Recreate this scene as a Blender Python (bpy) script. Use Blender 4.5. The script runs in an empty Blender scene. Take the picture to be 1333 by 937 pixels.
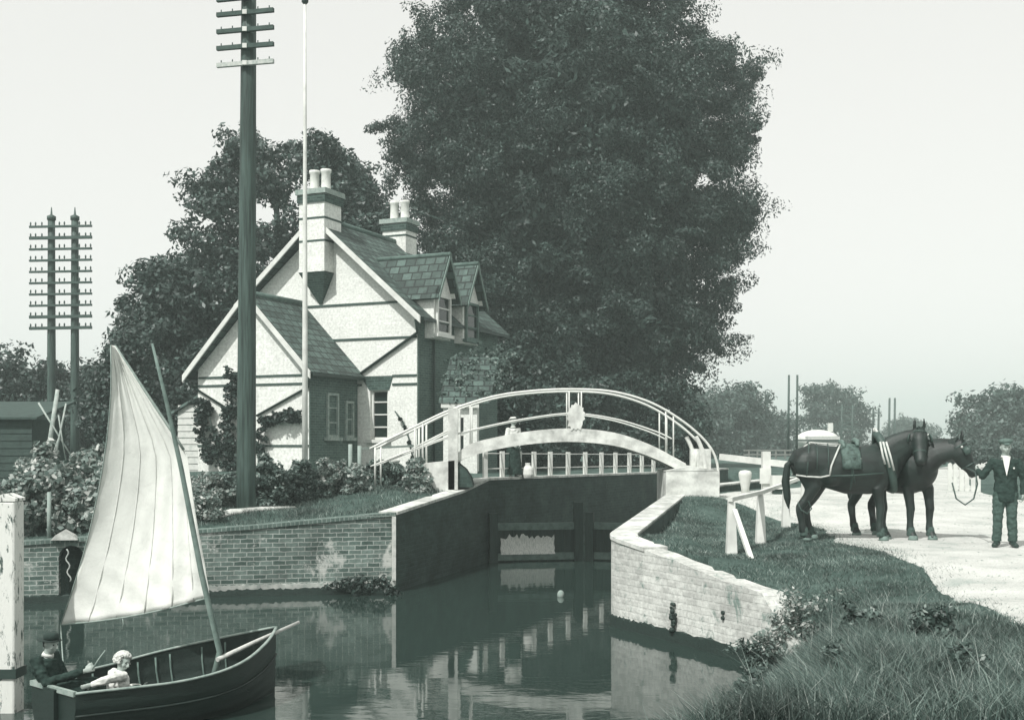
EXPOSURE = 0.15; SUN_E = 4.2; SKY_POW = .22; SKY_G = 4.5; SKY_STR = .15; HAZE = .0017
import bpy, bmesh, math, random
import numpy as np
from mathutils import Vector, Matrix
random.seed(7); RNG = np.random.default_rng(7)
SC = bpy.context.scene; COL = SC.collection
R = math.radians; PI = math.pi
F = 1500.0; CX = 666.5; HZ = 580.0; EYE = 1.65; ZW = -1.2
W, H = 1333.0, 937.0
def P(px, py, Y): return Vector(((px-CX)/F*Y, Y, EYE-(py-HZ)/F*Y))
def G(px, py, z=0.0):
    Y = (EYE-z)*F/(py-HZ); return Vector(((px-CX)/F*Y, Y, z))
# ------------------------------------------------------------------ colours: a grey-green monochrome print
def ink(v):
    t = min(1.0, max(0.0, (v-0.03)/0.45))
    r = 0.57+(0.975-0.57)*t; b = 0.86+(0.945-0.86)*t
    return (v*r, v, v*b, 1.0)
_M = {}
class NT:
    def __init__(s, name):
        s.m = bpy.data.materials.new(name); s.m.use_nodes = True; s.t = s.m.node_tree; s.n = s.t.nodes
        s.b = s.n['Principled BSDF']; s.out = s.n['Material Output']
    def add(s, typ, **kw):
        n = s.n.new(typ)
        for k, v in kw.items():
            if k.startswith('i_'):
                key = k[2:]; key = int(key) if key.isdigit() else key.replace('_', ' ')
                n.inputs[key].default_value = v
            else: setattr(n, k, v)
        return n
    def l(s, a, b): s.t.links.new(a, b)
    def coord(s, kind='Object'): return s.add('ShaderNodeTexCoord').outputs[kind]
    def noise(s, scale, detail=4, rough=.6, vec=None, dist=0.0):
        n = s.add('ShaderNodeTexNoise', i_Scale=scale, i_Detail=detail, i_Roughness=rough, i_Distortion=dist)
        s.l(vec if vec is not None else s.coord(), n.inputs['Vector']); return n.outputs['Fac']
    def ramp(s, fac, stops):
        n = s.add('ShaderNodeValToRGB'); e = n.color_ramp.elements
        while len(e) < len(stops): e.new(0.5)
        for el, (p, c) in zip(e, stops): el.position = p; el.color = c if isinstance(c, tuple) else ink(c)
        s.l(fac, n.inputs['Fac']); return n.outputs['Color']
    def mix(s, fac, a, b, mode='MIX'):
        n = s.add('ShaderNodeMix', data_type='RGBA', blend_type=mode)
        for sock, v in ((n.inputs[0], fac), (n.inputs[6], a), (n.inputs[7], b)):
            if hasattr(v, 'is_linked'): s.l(v, sock)
            else: sock.default_value = v
        return n.outputs[2]
    def bump(s, h, strength=.4, dist=.02, prev=None):
        n = s.add('ShaderNodeBump', i_Strength=strength, i_Distance=dist); s.l(h, n.inputs['Height'])
        if prev is not None: s.l(prev, n.inputs['Normal'])
        return n.outputs['Normal']
def mat(key, v, var=.25, scale=6.0, rough=.75, bump=.25, bscale=None, spec=.3, coarse=None, stretch=None):
    """painted / plain surface of albedo v with uneven weathering"""
    if key in _M: return _M[key]
    n = NT(key); c = n.coord()
    if stretch:
        mp = n.add('ShaderNodeMapping'); mp.inputs['Scale'].default_value = stretch; n.l(c, mp.inputs['Vector']); c = mp.outputs['Vector']
    f1 = n.noise(scale, 5, .65, c)
    col = n.ramp(f1, [(.28, v*(1-var)), (.5, v), (.75, v*(1+var*.7))])
    if coarse:
        f2 = n.noise(coarse[0], 3, .6, c); m2 = n.ramp(f2, [(.35, (coarse[1],)*3+(1,)), (.6, (1, 1, 1, 1))])
        col = n.mix(1.0, col, m2, 'MULTIPLY')
    n.l(col, n.b.inputs['Base Color']); n.b.inputs['Roughness'].default_value = rough
    n.b.inputs['Specular IOR Level'].default_value = spec
    if bump:
        n.l(n.bump(n.noise(bscale or scale*6, 4, .6, c), bump, .01), n.b.inputs['Normal'])
    _M[key] = n.m; return n.m
def brick_mat(key, v1, v2, mortar, bw=.225, bh=.075, rough=.85, stain=.55, bump=.5, msize=.009, patch=None, wob=.03):
    if key in _M: return _M[key]
    n = NT(key); uv = n.add('ShaderNodeUVMap').outputs['UV']
    nz = n.add('ShaderNodeTexNoise', i_Scale=9.0, i_Detail=3.0); n.l(n.coord(), nz.inputs['Vector']); vm = n.add('ShaderNodeVectorMath', operation='MULTIPLY_ADD')
    n.l(nz.outputs['Color'], vm.inputs[0]); vm.inputs[1].default_value = (wob, wob, 0); n.l(uv, vm.inputs[2]); uv = vm.outputs[0]
    b = n.add('ShaderNodeTexBrick'); n.l(uv, b.inputs['Vector'])
    b.inputs['Scale'].default_value = 1.0; b.inputs['Mortar Size'].default_value = msize
    b.inputs['Mortar Smooth'].default_value = .2; b.inputs['Bias'].default_value = -.1
    b.inputs['Brick Width'].default_value = bw; b.inputs['Row Height'].default_value = bh
    b.inputs['Color1'].default_value = ink(v1); b.inputs['Color2'].default_value = ink(v2); b.inputs['Mortar'].default_value = ink(mortar)
    f = n.noise(1.1, 6, .7); st = n.ramp(f, [(.3, (stain,)*3+(1,)), (.62, (1.05, 1.05, 1.05, 1))])
    col = n.mix(1.0, b.outputs['Color'], st, 'MULTIPLY')
    g = n.noise(14, 4, .7); gr = n.ramp(g, [(.3, (.72, .72, .72, 1)), (.7, (1.15, 1.15, 1.15, 1))])
    col = n.mix(1.0, col, gr, 'MULTIPLY')
    if patch:
        pf = n.ramp(n.noise(patch[0], 6, .75, None, .6), [(patch[1], (0, 0, 0, 1)), (patch[1]+.08, (1, 1, 1, 1))])
        col = n.mix(pf, col, ink(patch[2]))
    n.l(col, n.b.inputs['Base Color']); n.b.inputs['Roughness'].default_value = rough; n.b.inputs['Specular IOR Level'].default_value = .2
    inv = n.add('ShaderNodeMath', operation='SUBTRACT'); inv.inputs[0].default_value = 1.0; n.l(b.outputs['Fac'], inv.inputs[1])
    n.l(n.bump(g, .3, .01, n.bump(inv.outputs[0], bump, .012)), n.b.inputs['Normal'])
    _M[key] = n.m; return n.m
def tile_mat(key, v1, v2, rw=.2, rh=.16):
    if key in _M: return _M[key]
    n = NT(key); uv = n.add('ShaderNodeUVMap').outputs['UV']
    b = n.add('ShaderNodeTexBrick'); n.l(uv, b.inputs['Vector'])
    b.inputs['Scale'].default_value = 1.0; b.inputs['Mortar Size'].default_value = .035; b.inputs['Mortar Smooth'].default_value = .7
    b.inputs['Brick Width'].default_value = rw; b.inputs['Row Height'].default_value = rh
    b.inputs['Color1'].default_value = ink(v1); b.inputs['Color2'].default_value = ink(v2); b.inputs['Mortar'].default_value = ink(v1*.35)
    g = n.noise(3.0, 6, .75); gr = n.ramp(g, [(.35, (.6, .6, .6, 1)), (.7, (1.5, 1.5, 1.5, 1))])
    n.l(n.mix(1.0, b.outputs['Color'], gr, 'MULTIPLY'), n.b.inputs['Base Color'])
    n.b.inputs['Roughness'].default_value = .8
    sep = n.add('ShaderNodeSeparateXYZ'); n.l(uv, sep.inputs[0])
    d = n.add('ShaderNodeMath', operation='DIVIDE'); n.l(sep.outputs[1], d.inputs[0]); d.inputs[1].default_value = rh
    fr = n.add('ShaderNodeMath', operation='FRACT'); n.l(d.outputs[0], fr.inputs[0])
    iv = n.add('ShaderNodeMath', operation='SUBTRACT'); iv.inputs[0].default_value = 1.0; n.l(fr.outputs[0], iv.inputs[1])
    n.l(n.bump(g, .4, .03, n.bump(iv.outputs[0], .9, .05)), n.b.inputs['Normal'])
    _M[key] = n.m; return n.m
def leaf_mat(key, v, lo=.55, hi=1.9, rough=.5, trans=.25, spec=.5, patch=None):
    if key in _M: return _M[key]
    n = NT(key); g = n.add('ShaderNodeNewGeometry')
    col = n.ramp(g.outputs['Random Per Island'], [(0, v*lo), (.6, v), (.9, v*(1+(hi-1)*.45)), (1, v*hi)])
    if patch:
        pf = n.ramp(n.noise(patch[0], 4, .65), [(.33, (patch[1],)*3+(1,)), (.66, (patch[2],)*3+(1,))]); col = n.mix(1.0, col, pf, 'MULTIPLY')
    n.l(col, n.b.inputs['Base Color']); n.b.inputs['Roughness'].default_value = rough; n.b.inputs['Specular IOR Level'].default_value = spec
    tr = n.add('ShaderNodeBsdfTranslucent'); n.l(col, tr.inputs['Color'])
    mx = n.add('ShaderNodeMixShader'); mx.inputs[0].default_value = trans
    n.l(n.b.outputs[0], mx.inputs[1]); n.l(tr.outputs[0], mx.inputs[2]); n.l(mx.outputs[0], n.out.inputs['Surface'])
    _M[key] = n.m; return n.m
# ------------------------------------------------------------------ mesh builder
MW = {}
def mat_of(o):
    return MW.get(o.name, Matrix.Identity(4))
def frame_of(d):
    d = d.normalized(); up = Vector((0, 0, 1)) if abs(d.z) < .9 else Vector((0, 1, 0))
    x = d.cross(up).normalized(); return x, x.cross(d).normalized()
class MB:
    def __init__(s): s.v = []; s.f = []; s.sm = []
    def add(s, vs, fs, smooth=False):
        b = len(s.v); s.v += [Vector(x) for x in vs]; s.f += [tuple(b+i for i in f) for f in fs]; s.sm += [smooth]*len(fs); return s
    def box(s, c, size, rz=0.0, rx=0.0, ry=0.0):
        m = Matrix.Rotation(rz, 3, 'Z') @ Matrix.Rotation(ry, 3, 'Y') @ Matrix.Rotation(rx, 3, 'X'); c = Vector(c)
        x, y, z = (k/2 for k in size)
        return s.add([c+m @ Vector((i*x, j*y, k*z)) for k in (-1, 1) for j in (-1, 1) for i in (-1, 1)],
                     [(0, 2, 3, 1), (4, 5, 7, 6), (0, 1, 5, 4), (2, 6, 7, 3), (0, 4, 6, 2), (1, 3, 7, 5)])
    def prism(s, pts, ext):
        """closed polygon pts (3-D, planar) pushed along ext"""
        ext = Vector(ext); n = len(pts); a = [Vector(p) for p in pts]; nn = Vector((0, 0, 0))
        for i in range(n): nn += a[i].cross(a[(i+1) % n])
        if nn.dot(ext) > 0: a.reverse()
        return s.add(a+[p+ext for p in a], [tuple(range(n))]+[(i, i+n, (i+1) % n+n, (i+1) % n) for i in range(n)]+[tuple(range(2*n-1, n-1, -1))])
    def bar(s, a, b, w, h=None, up=None):
        """square-section bar from a to b"""
        a = Vector(a); b = Vector(b); h = h or w; d = (b-a).normalized()
        if up is None: x, y = frame_of(d)
        else: y = Vector(up); y = (y-d*y.dot(d)).normalized(); x = d.cross(y)
        q = [(-w/2, -h/2), (w/2, -h/2), (w/2, h/2), (-w/2, h/2)]
        return s.add([p+x*i+y*j for p in (a, b) for i, j in q], [(0, 1, 2, 3), (7, 6, 5, 4)]+[(i, i+4, (i+1) % 4+4, (i+1) % 4) for i in range(4)])
    def tube(s, pts, rad, n=10, caps=True, flat=None, smooth=True, up=None):
        """round (or flattened by flat) tube through pts; rad = number, list, or list of (a, b)"""
        pts = [Vector(p) for p in pts]; k = len(pts)
        if not isinstance(rad, (list, tuple)): rad = [rad]*k
        vs = []; prev = None
        for i, p in enumerate(pts):
            d = (pts[min(i+1, k-1)]-pts[max(i-1, 0)])
            d = d.normalized() if d.length > 1e-9 else Vector((0, 0, 1))
            if prev is None:
                if up is not None: u = Vector(up); y = (u-d*u.dot(d)).normalized(); x = d.cross(y)
                else: x, y = frame_of(d)
            else:
                y = prev-d*prev.dot(d); y = y.normalized() if y.length > 1e-6 else frame_of(d)[1]; x = d.cross(y)
            prev = y; r = rad[i]; ra, rb = r if isinstance(r, (tuple, list)) else (r, r*(flat or 1))
            vs += [p+x*(ra*math.cos(2*PI*j/n))+y*(rb*math.sin(2*PI*j/n)) for j in range(n)]
        fs = [(i*n+j, i*n+(j+1) % n, (i+1)*n+(j+1) % n, (i+1)*n+j) for i in range(k-1) for j in range(n)]
        s.add(vs, fs, smooth)
        if caps:
            b = len(s.v)-k*n
            s.f += [tuple(b+j for j in range(n-1, -1, -1)), tuple(b+(k-1)*n+j for j in range(n))]; s.sm += [False, False]
        return s
    def lathe(s, c, prof, n=16, smooth=True):
        c = Vector(c); return s.tube([c+Vector((0, 0, z)) for r, z in prof], [max(r, .001) for r, z in prof], n, True, None, smooth)
    def ball(s, c, r, n=10, m=7):
        c = Vector(c); r = r if isinstance(r, (tuple, list)) else (r, r, r)
        vs = [c+Vector((0, 0, -r[2]))]
        for i in range(1, m):
            a = PI*i/m
            vs += [c+Vector((r[0]*math.sin(a)*math.cos(2*PI*j/n), r[1]*math.sin(a)*math.sin(2*PI*j/n), -r[2]*math.cos(a))) for j in range(n)]
        vs.append(c+Vector((0, 0, r[2]))); t = len(vs)-1
        fs = [(0, 1+(j+1) % n, 1+j) for j in range(n)]
        fs += [(1+i*n+j, 1+i*n+(j+1) % n, 1+(i+1)*n+(j+1) % n, 1+(i+1)*n+j) for i in range(m-2) for j in range(n)]
        fs += [(1+(m-2)*n+j, 1+(m-2)*n+(j+1) % n, t) for j in range(n)]
        return s.add(vs, fs, True)
    def grid(s, rows, smooth=True):
        n = len(rows[0]); vs = [p for r in rows for p in r]
        return s.add(vs, [(i*n+j, i*n+j+1, (i+1)*n+j+1, (i+1)*n+j) for i in range(len(rows)-1) for j in range(n-1)], smooth)
    def mesh(s, name, inv=None, uv=True):
        me = bpy.data.meshes.new(name); vs = s.v if inv is None else [inv @ p for p in s.v]
        me.from_pydata([tuple(p) for p in vs], [], s.f); me.validate()
        bm = bmesh.new(); bm.from_mesh(me); bmesh.ops.recalc_face_normals(bm, faces=bm.faces); bm.to_mesh(me); bm.free()
        if len(me.polygons) == len(s.sm): me.polygons.foreach_set('use_smooth', s.sm)
        if uv: auto_uv(me)
        me.update(); return me
    def obj(s, name, m, parent=None, world=True, **kw):
        inv = mat_of(parent).inverted() if (parent is not None and world) else None
        return link(name, s.mesh(name, inv), m, parent, **kw)
def auto_uv(me):
    """metres along the surface: u horizontal, v up the slope"""
    nl = len(me.loops)
    if not nl: return
    uv = me.uv_layers.new(name='UVMap'); co = np.empty(len(me.vertices)*3); me.vertices.foreach_get('co', co); co = co.reshape(-1, 3)
    nr = np.empty(len(me.polygons)*3); me.polygons.foreach_get('normal', nr); nr = nr.reshape(-1, 3)
    li = np.empty(nl, int); me.loops.foreach_get('vertex_index', li); tot = np.empty(len(me.polygons), int); me.polygons.foreach_get('loop_total', tot)
    pn = np.repeat(nr, tot, axis=0); t = np.stack([-pn[:, 1], pn[:, 0], np.zeros(nl)], 1); ln = np.linalg.norm(t, axis=1)
    t[ln < .05] = (1, 0, 0); t /= np.maximum(np.linalg.norm(t, axis=1), 1e-9)[:, None]; b = np.cross(pn, t); p = co[li]
    uv.data.foreach_set('uv', np.stack([(p*t).sum(1), (p*b).sum(1)], 1).ravel())
def link(name, me, m, parent=None, label=None, cat=None, group=None, kind=None):
    o = bpy.data.objects.new(name, me); COL.objects.link(o)
    if m is not None and me is not None:
        me.materials.clear(); me.materials.append(m)
    if parent is not None: o.parent = parent; MW[o.name] = mat_of(parent)
    return tag(o, label, cat, group, kind)
def tag(o, label=None, cat=None, group=None, kind=None):
    for k, v in (('label', label), ('category', cat), ('group', group), ('kind', kind)):
        if v: o[k] = v
    return o
def thing(name, label, cat, loc=(0, 0, 0), rz=0.0, group=None):
    o = bpy.data.objects.new(name, None); COL.objects.link(o); o.empty_display_size = .2
    o.location = loc; o.rotation_euler = (0, 0, rz); MW[o.name] = Matrix.Translation(Vector(loc)) @ Matrix.Rotation(rz, 4, 'Z')
    return tag(o, label, cat, group)
def blend(mb, voxel, smooth=4, name='body'):
    """weld overlapping shapes into one continuous skin"""
    me = mb.mesh(name, None, False); o = bpy.data.objects.new('tmp', me); COL.objects.link(o)
    r = o.modifiers.new('r', 'REMESH'); r.mode = 'VOXEL'; r.voxel_size = voxel; r.use_smooth_shade = True
    if smooth: q = o.modifiers.new('s', 'SMOOTH'); q.factor = .5; q.iterations = smooth
    dg = bpy.context.evaluated_depsgraph_get(); out = bpy.data.meshes.new_from_object(o.evaluated_get(dg))
    bpy.data.objects.remove(o); bpy.data.meshes.remove(me); out.name = name
    out.polygons.foreach_set('use_smooth', [True]*len(out.polygons)); return out
def carve(mb, cuts, name):
    """mb minus the boxes in cuts (real openings in a wall)"""
    o = bpy.data.objects.new('tmp', mb.mesh(name, None, False)); COL.objects.link(o)
    c = bpy.data.objects.new('cut', cuts.mesh('cut', None, False)); COL.objects.link(c)
    q = o.modifiers.new('b', 'BOOLEAN'); q.operation = 'DIFFERENCE'; q.solver = 'EXACT'; q.use_self = True; q.object = c
    dg = bpy.context.evaluated_depsgraph_get(); out = bpy.data.meshes.new_from_object(o.evaluated_get(dg))
    bpy.data.objects.remove(o); bpy.data.objects.remove(c); out.name = name; auto_uv(out); return out
def fast_mesh(name, co, faces):
    """co (n,3); faces (m,k) equal-size faces"""
    me = bpy.data.meshes.new(name); k = faces.shape[1]; m = len(faces)
    me.vertices.add(len(co)); me.vertices.foreach_set('co', np.ascontiguousarray(co, dtype=np.float32).ravel())
    me.loops.add(m*k); me.loops.foreach_set('vertex_index', faces.astype(np.int32).ravel())
    me.polygons.add(m); me.polygons.foreach_set('loop_start', np.arange(0, m*k, k, dtype=np.int32))
    me.update(calc_edges=True); me.validate(); return me
def copy_tree(o, parent=None):
    c = o.copy(); COL.objects.link(c); MW[c.name] = mat_of(o)
    if parent is not None: c.parent = parent
    for ch in list(o.children): copy_tree(ch, c)
    return c
# ------------------------------------------------------------------ foliage
def unit(n):
    v = RNG.normal(size=(n, 3)); return v/np.linalg.norm(v, axis=1)[:, None]
def leaves(name, cen, rad, per, size, m, parent, aspect=.5, droop=0.0, up=.35, spray=1.0, big=None):
    """leaf-sized faces spread through clumps; cen (k,3) local, rad (k,)"""
    k = len(cen); n = k*per; d = unit(n); r = np.repeat(rad, per)*RNG.random(n)**.42
    ax = unit(k); ax[:, 2] = ax[:, 2]*.5-.25*(1+droop); ax /= np.linalg.norm(ax, axis=1)[:, None]; st = RNG.uniform(.2, 1.3, k)*spray      # clumps are drawn out into sprays
    q = d*r[:, None]*np.array([1, 1, .85]); A = np.repeat(ax, per, axis=0); q = q*(1-.25*np.repeat(st, per))[:, None]+A*((q*A).sum(1)*np.repeat(st, per)*1.25)[:, None]
    p = np.repeat(cen, per, axis=0)+q
    nr = d*.8+unit(n)*.8+np.array([0, 0, up]); nr /= np.linalg.norm(nr, axis=1)[:, None]
    t = np.cross(nr, unit(n)); t[:, 2] -= droop; t -= nr*(t*nr).sum(1)[:, None]; t /= np.maximum(np.linalg.norm(t, axis=1), 1e-6)[:, None]; b = np.cross(nr, t)
    L = size*(.6+.8*RNG.random(n))*(1 if big is None else np.repeat(big, per)); t *= L[:, None]; b *= (L*aspect*.5)[:, None]
    co = np.empty((n, 4, 3)); co[:, 0] = p-t*.5; co[:, 1] = p+b-nr*(L*.08)[:, None]; co[:, 2] = p+t*.5; co[:, 3] = p-b-nr*(L*.08)[:, None]
    return link(name, fast_mesh(name, co.reshape(-1, 3), np.arange(n*4).reshape(-1, 4)), m, parent)
def in_env(env, n, depth, shell=.45, jit=0.0, edge=0.0):
    """points inside a crown whose half-widths change with height: env = [(z, xl, xr), ...]"""
    env = sorted(env); zs = np.array([e[0] for e in env]); xl = np.array([e[1] for e in env]); xr = np.array([e[2] for e in env]); pts = []
    wmax = (xr-xl).max()
    while len(pts) < n:
        z = random.uniform(zs.min(), zs.max()); a = np.interp(z, zs, xl); b = np.interp(z, zs, xr)
        if random.random() > (b-a)/wmax: continue
        th = random.uniform(0, 2*PI); r = math.sqrt(random.uniform(shell**2, 1)); w = (b-a)/2
        if random.random() < edge: th = random.gauss(0, .4)+(PI if random.random() < .5 else 0); r = random.uniform(.82, 1)
        pts.append(((a+b)/2+math.cos(th)*r*w+random.gauss(0, jit), math.sin(th)*r*w*depth+random.gauss(0, jit), z+random.gauss(0, jit)))
    return np.array(pts)
def tree(name, label, base, env, depth=.8, nclump=90, per=220, size=.16, m=None, bark=None, trunk_r=.3, group=None, shell=.5, rad=(.5, 1.1), jit=.15, core=True, droop=0.0, aspect=.5, cat='tree', trunk_name='trunk', limbs=9, corek=.33, coreb=1.0, edge=.12):
    """tapered trunk, limbs out to the clumps, crown of leaf clumps. env is local to base"""
    t = thing(name, label, cat, base, 0, group); inv = False
    c = in_env(env, nclump, depth, shell, jit, edge); rr = RNG.uniform(rad[0], rad[1], nclump)
    zt = max(e[0] for e in env); zb = min(e[0] for e in env); xm = sum(e[1]+e[2] for e in env)/(2*len(env))
    mb = MB(); top = zb+(zt-zb)*.75
    spine = [Vector((xm*(i/5)+random.gauss(0, trunk_r*.25) if i else 0, random.gauss(0, trunk_r*.25) if i else 0, top*i/5-(.2 if i == 0 else 0))) for i in range(6)]
    mb.tube(spine, [trunk_r*(1.25 if i == 0 else 1-.15*i) for i in range(6)], 10)
    for k in random.sample(range(nclump), min(limbs, nclump)):
        e = Vector(c[k]); f = min(.95, max(.25, (e.z/top)*.65)); i = min(4, int(f*5)); s = spine[i].lerp(spine[i+1], f*5-i)
        mid = s.lerp(e, .5)+Vector((0, 0, (e-s).length*.12)); r0 = trunk_r*(1-.15*i)*.45
        mb.tube([s, mid, e], [r0, r0*.55, r0*.15], 6)
    mb.obj(trunk_name, bark, t, world=False)
    if core:
        c2 = in_env([(z, a+(b-a)*.14, b-(b-a)*.14) for z, a, b in env], max(8, int(nclump*corek)), depth*.8, 0, 0)
        cen = np.vstack([c, c2]); rr = np.concatenate([rr, np.full(len(c2), rad[1]*1.1)])
    else: cen = c
    leaves('crown', cen, rr, per, size, m, t, aspect, droop, big=np.where(np.arange(len(cen)) < len(c), 1.0, coreb))
    return t
# ------------------------------------------------------------------ camera, sky, sun
cam = bpy.data.cameras.new('camera'); co_ = bpy.data.objects.new('camera', cam); COL.objects.link(co_)
co_.location = (0, 0, EYE); co_.rotation_euler = (R(90), 0, 0)
cam.sensor_width = 36; cam.lens = 36*F/W; cam.shift_y = (HZ-H/2)/W; cam.clip_end = 4000; cam.clip_start = .1
SC.camera = co_
SC.view_settings.view_transform = 'Standard'; SC.view_settings.look = 'None'; SC.view_settings.gamma = 1; SC.view_settings.exposure = EXPOSURE
SC.view_settings.use_curve_mapping = False
SUN = Vector((.458, .672, -1)).normalized()
lt = bpy.data.lights.new('sun', 'SUN'); lt.energy = SUN_E; lt.angle = R(.5); lt.color = (1, .985, .95)
so = bpy.data.objects.new('sun', lt); COL.objects.link(so); so.rotation_euler = SUN.to_track_quat('-Z', 'Y').to_euler(); so.location = (-20, -30, 40)
wd = bpy.data.worlds.new('World'); SC.world = wd; wd.use_nodes = True; wt = wd.node_tree
sky = wt.nodes.new('ShaderNodeTexSky'); sky.sky_type = 'NISHITA'; sky.sun_disc = False
sky.sun_elevation = math.asin(-SUN.z); sky.sun_rotation = math.atan2(-SUN.x, -SUN.y); sky.air_density = 1; sky.dust_density = 3; sky.ozone_density = 1
bw = wt.nodes.new('ShaderNodeRGBToBW'); wt.links.new(sky.outputs[0], bw.inputs[0])
pw = wt.nodes.new('ShaderNodeMath'); pw.operation = 'POWER'; wt.links.new(bw.outputs[0], pw.inputs[0]); pw.inputs[1].default_value = SKY_POW
tn = wt.nodes.new('ShaderNodeMix'); tn.data_type = 'RGBA'; tn.blend_type = 'MULTIPLY'; tn.inputs[0].default_value = 1
wt.links.new(pw.outputs[0], tn.inputs[6]); tn.inputs[7].default_value = (1.0*SKY_G, SKY_G, .965*SKY_G, 1)
bg = wt.nodes['Background']; wt.links.new(tn.outputs[2], bg.inputs['Color']); bg.inputs['Strength'].default_value = SKY_STR
# ------------------------------------------------------------------ lie of the land
CTRL = np.array([(2.5, 18.3, .2), (3.6, 14.4, -.3), (4.2, 19.9, -.05), (3.4, 18, -.05), (5.6, 23.6, -.02), (5.5, 20, 0), (7, 20, 0), (8, 18.5, 0), (9, 14, 0), (5.2, 11, 0),
    (12, 22, 0), (3, 10, -.12), (4, 26.5, .5), (5.5, 26.5, .42), (6.8, 30, .42), (10, 40, .4), (9, 30, .3), (16, 30, .2), (-2.4, 22.6, .3), (-5, 22, .1), (-9, 20.9, -.2), (-14, 20, -.3), (-9, 25, .45),
    (-1.5, 26.5, .58), (-3, 27, .66), (-5.4, 23.8, .3), (-3, 34, .95), (-8, 33, .9), (-12, 40, .95), (-19, 50, .98), (0, 32, .84), (5, 41, .7), (0, 55, .9), (30, 100, .45), (-60, 100, .8), (0, 0, 0), (7, 4, 0), (-6, 0, 0), (12, 8, 0), (0, 200, .5)], float)
def top_np(x, y):
    d = (x[..., None]-CTRL[:, 0])**2+(y[..., None]-CTRL[:, 1])**2+.05; w = d**-1.6
    return (w*CTRL[:, 2]).sum(-1)/w.sum(-1)
CANAL = [(-16, 2, 0), (-6, 4, 0), (-1, 6.5, 0), (1.15, 9, 0), (2.2, 12, 0), (3.2, 14.9, 1), (1.54, 18.3, 1), (3.57, 26.5, 1), (3.75, 28.3, 1), (9, 38, 1), (13, 46, 1), (9, 48, 1), (5.1, 40, 1), (-.58, 28.3, 1),
         (-2.27, 22.5, 1), (-9, 20.8, 1), (-20, 18, 1), (-40, 12, 0), (-40, 2, 0)]
def sdf(x, y):
    """distance from the water's edge (negative in the water) and whether the nearest edge is a wall"""
    best = np.full(x.shape, 1e9); hard = np.zeros(x.shape, bool); ins = np.zeros(x.shape, bool); n = len(CANAL)
    for i in range(n):
        ax, ay, h = CANAL[i]; bx, by, _ = CANAL[(i+1) % n]; ex, ey = bx-ax, by-ay
        t = np.clip(((x-ax)*ex+(y-ay)*ey)/(ex*ex+ey*ey), 0, 1); d = np.hypot(x-ax-t*ex, y-ay-t*ey)
        m = d < best; best = np.where(m, d, best); hard = np.where(m, bool(h), hard)
        c = ((ay > y) != (by > y)) & (x < ex*(y-ay)/((by-ay) if by != ay else 1e-9)+ax); ins ^= c
    return np.where(ins, -best, best), hard
def ground_np(x, y):
    t = top_np(x, y); d, hard = sdf(x, y)
    zh = np.where(d < .28, -2.6, t)
    s = np.clip((d+1.2)/3.0, 0, 1); s = s*s*(3-2*s); zn = -2.2+(t+2.2)*np.clip(s*1.04, 0, 1)
    zn = np.where(d > 1.8, t, zn)
    return np.where(hard, zh, zn)
def axis(lo, hi, st, far, far2):
    a = list(np.arange(lo, hi+1e-6, st)); s = st; x = hi
    while x < far: s *= 1.22; x += s; a.append(x)
    s = st; x = lo; pre = []
    while x > far2: s *= 1.22; x -= s; pre.append(x)
    return np.array(pre[::-1]+a)
GXs = axis(-22, 20, .22, 700, -600); GYs = axis(-4, 50, .22, 680, -60)
gx, gy = np.meshgrid(GXs, GYs); GZ = ground_np(gx, gy)
def gz(x, y):
    i = int(np.clip(np.searchsorted(GXs, x)-1, 0, len(GXs)-2)); j = int(np.clip(np.searchsorted(GYs, y)-1, 0, len(GYs)-2))
    u = (x-GXs[i])/(GXs[i+1]-GXs[i]); v = (y-GYs[j])/(GYs[j+1]-GYs[j])
    return float((GZ[j, i]*(1-u)+GZ[j, i+1]*u)*(1-v)+(GZ[j+1, i]*(1-u)+GZ[j+1, i+1]*u)*v)
nx, ny = len(GXs), len(GYs); idx = np.arange(nx*ny).reshape(ny, nx)
q = np.stack([idx[:-1, :-1], idx[:-1, 1:], idx[1:, 1:], idx[1:, :-1]], -1).reshape(-1, 4)
def grass_ground():
    n = NT('turf'); c = n.coord()
    a = n.ramp(n.noise(1.3, 6, .7, c), [(.3, .055), (.5, .11), (.72, .19)]); b = n.ramp(n.noise(38, 4, .8, c), [(.3, (.45, .45, .45, 1)), (.7, (1.5, 1.5, 1.5, 1))])
    n.l(n.mix(1.0, a, b, 'MULTIPLY'), n.b.inputs['Base Color']); n.b.inputs['Roughness'].default_value = .95; n.b.inputs['Specular IOR Level'].default_value = .1
    n.l(n.bump(n.noise(30, 5, .8, c), .8, .05), n.b.inputs['Normal']); return n.m
g_ = link('ground', fast_mesh('ground', np.stack([gx, gy, GZ], -1).reshape(-1, 3), q), grass_ground(), kind='structure')
g_.data.polygons.foreach_set('use_smooth', [True]*len(g_.data.polygons))
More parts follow.
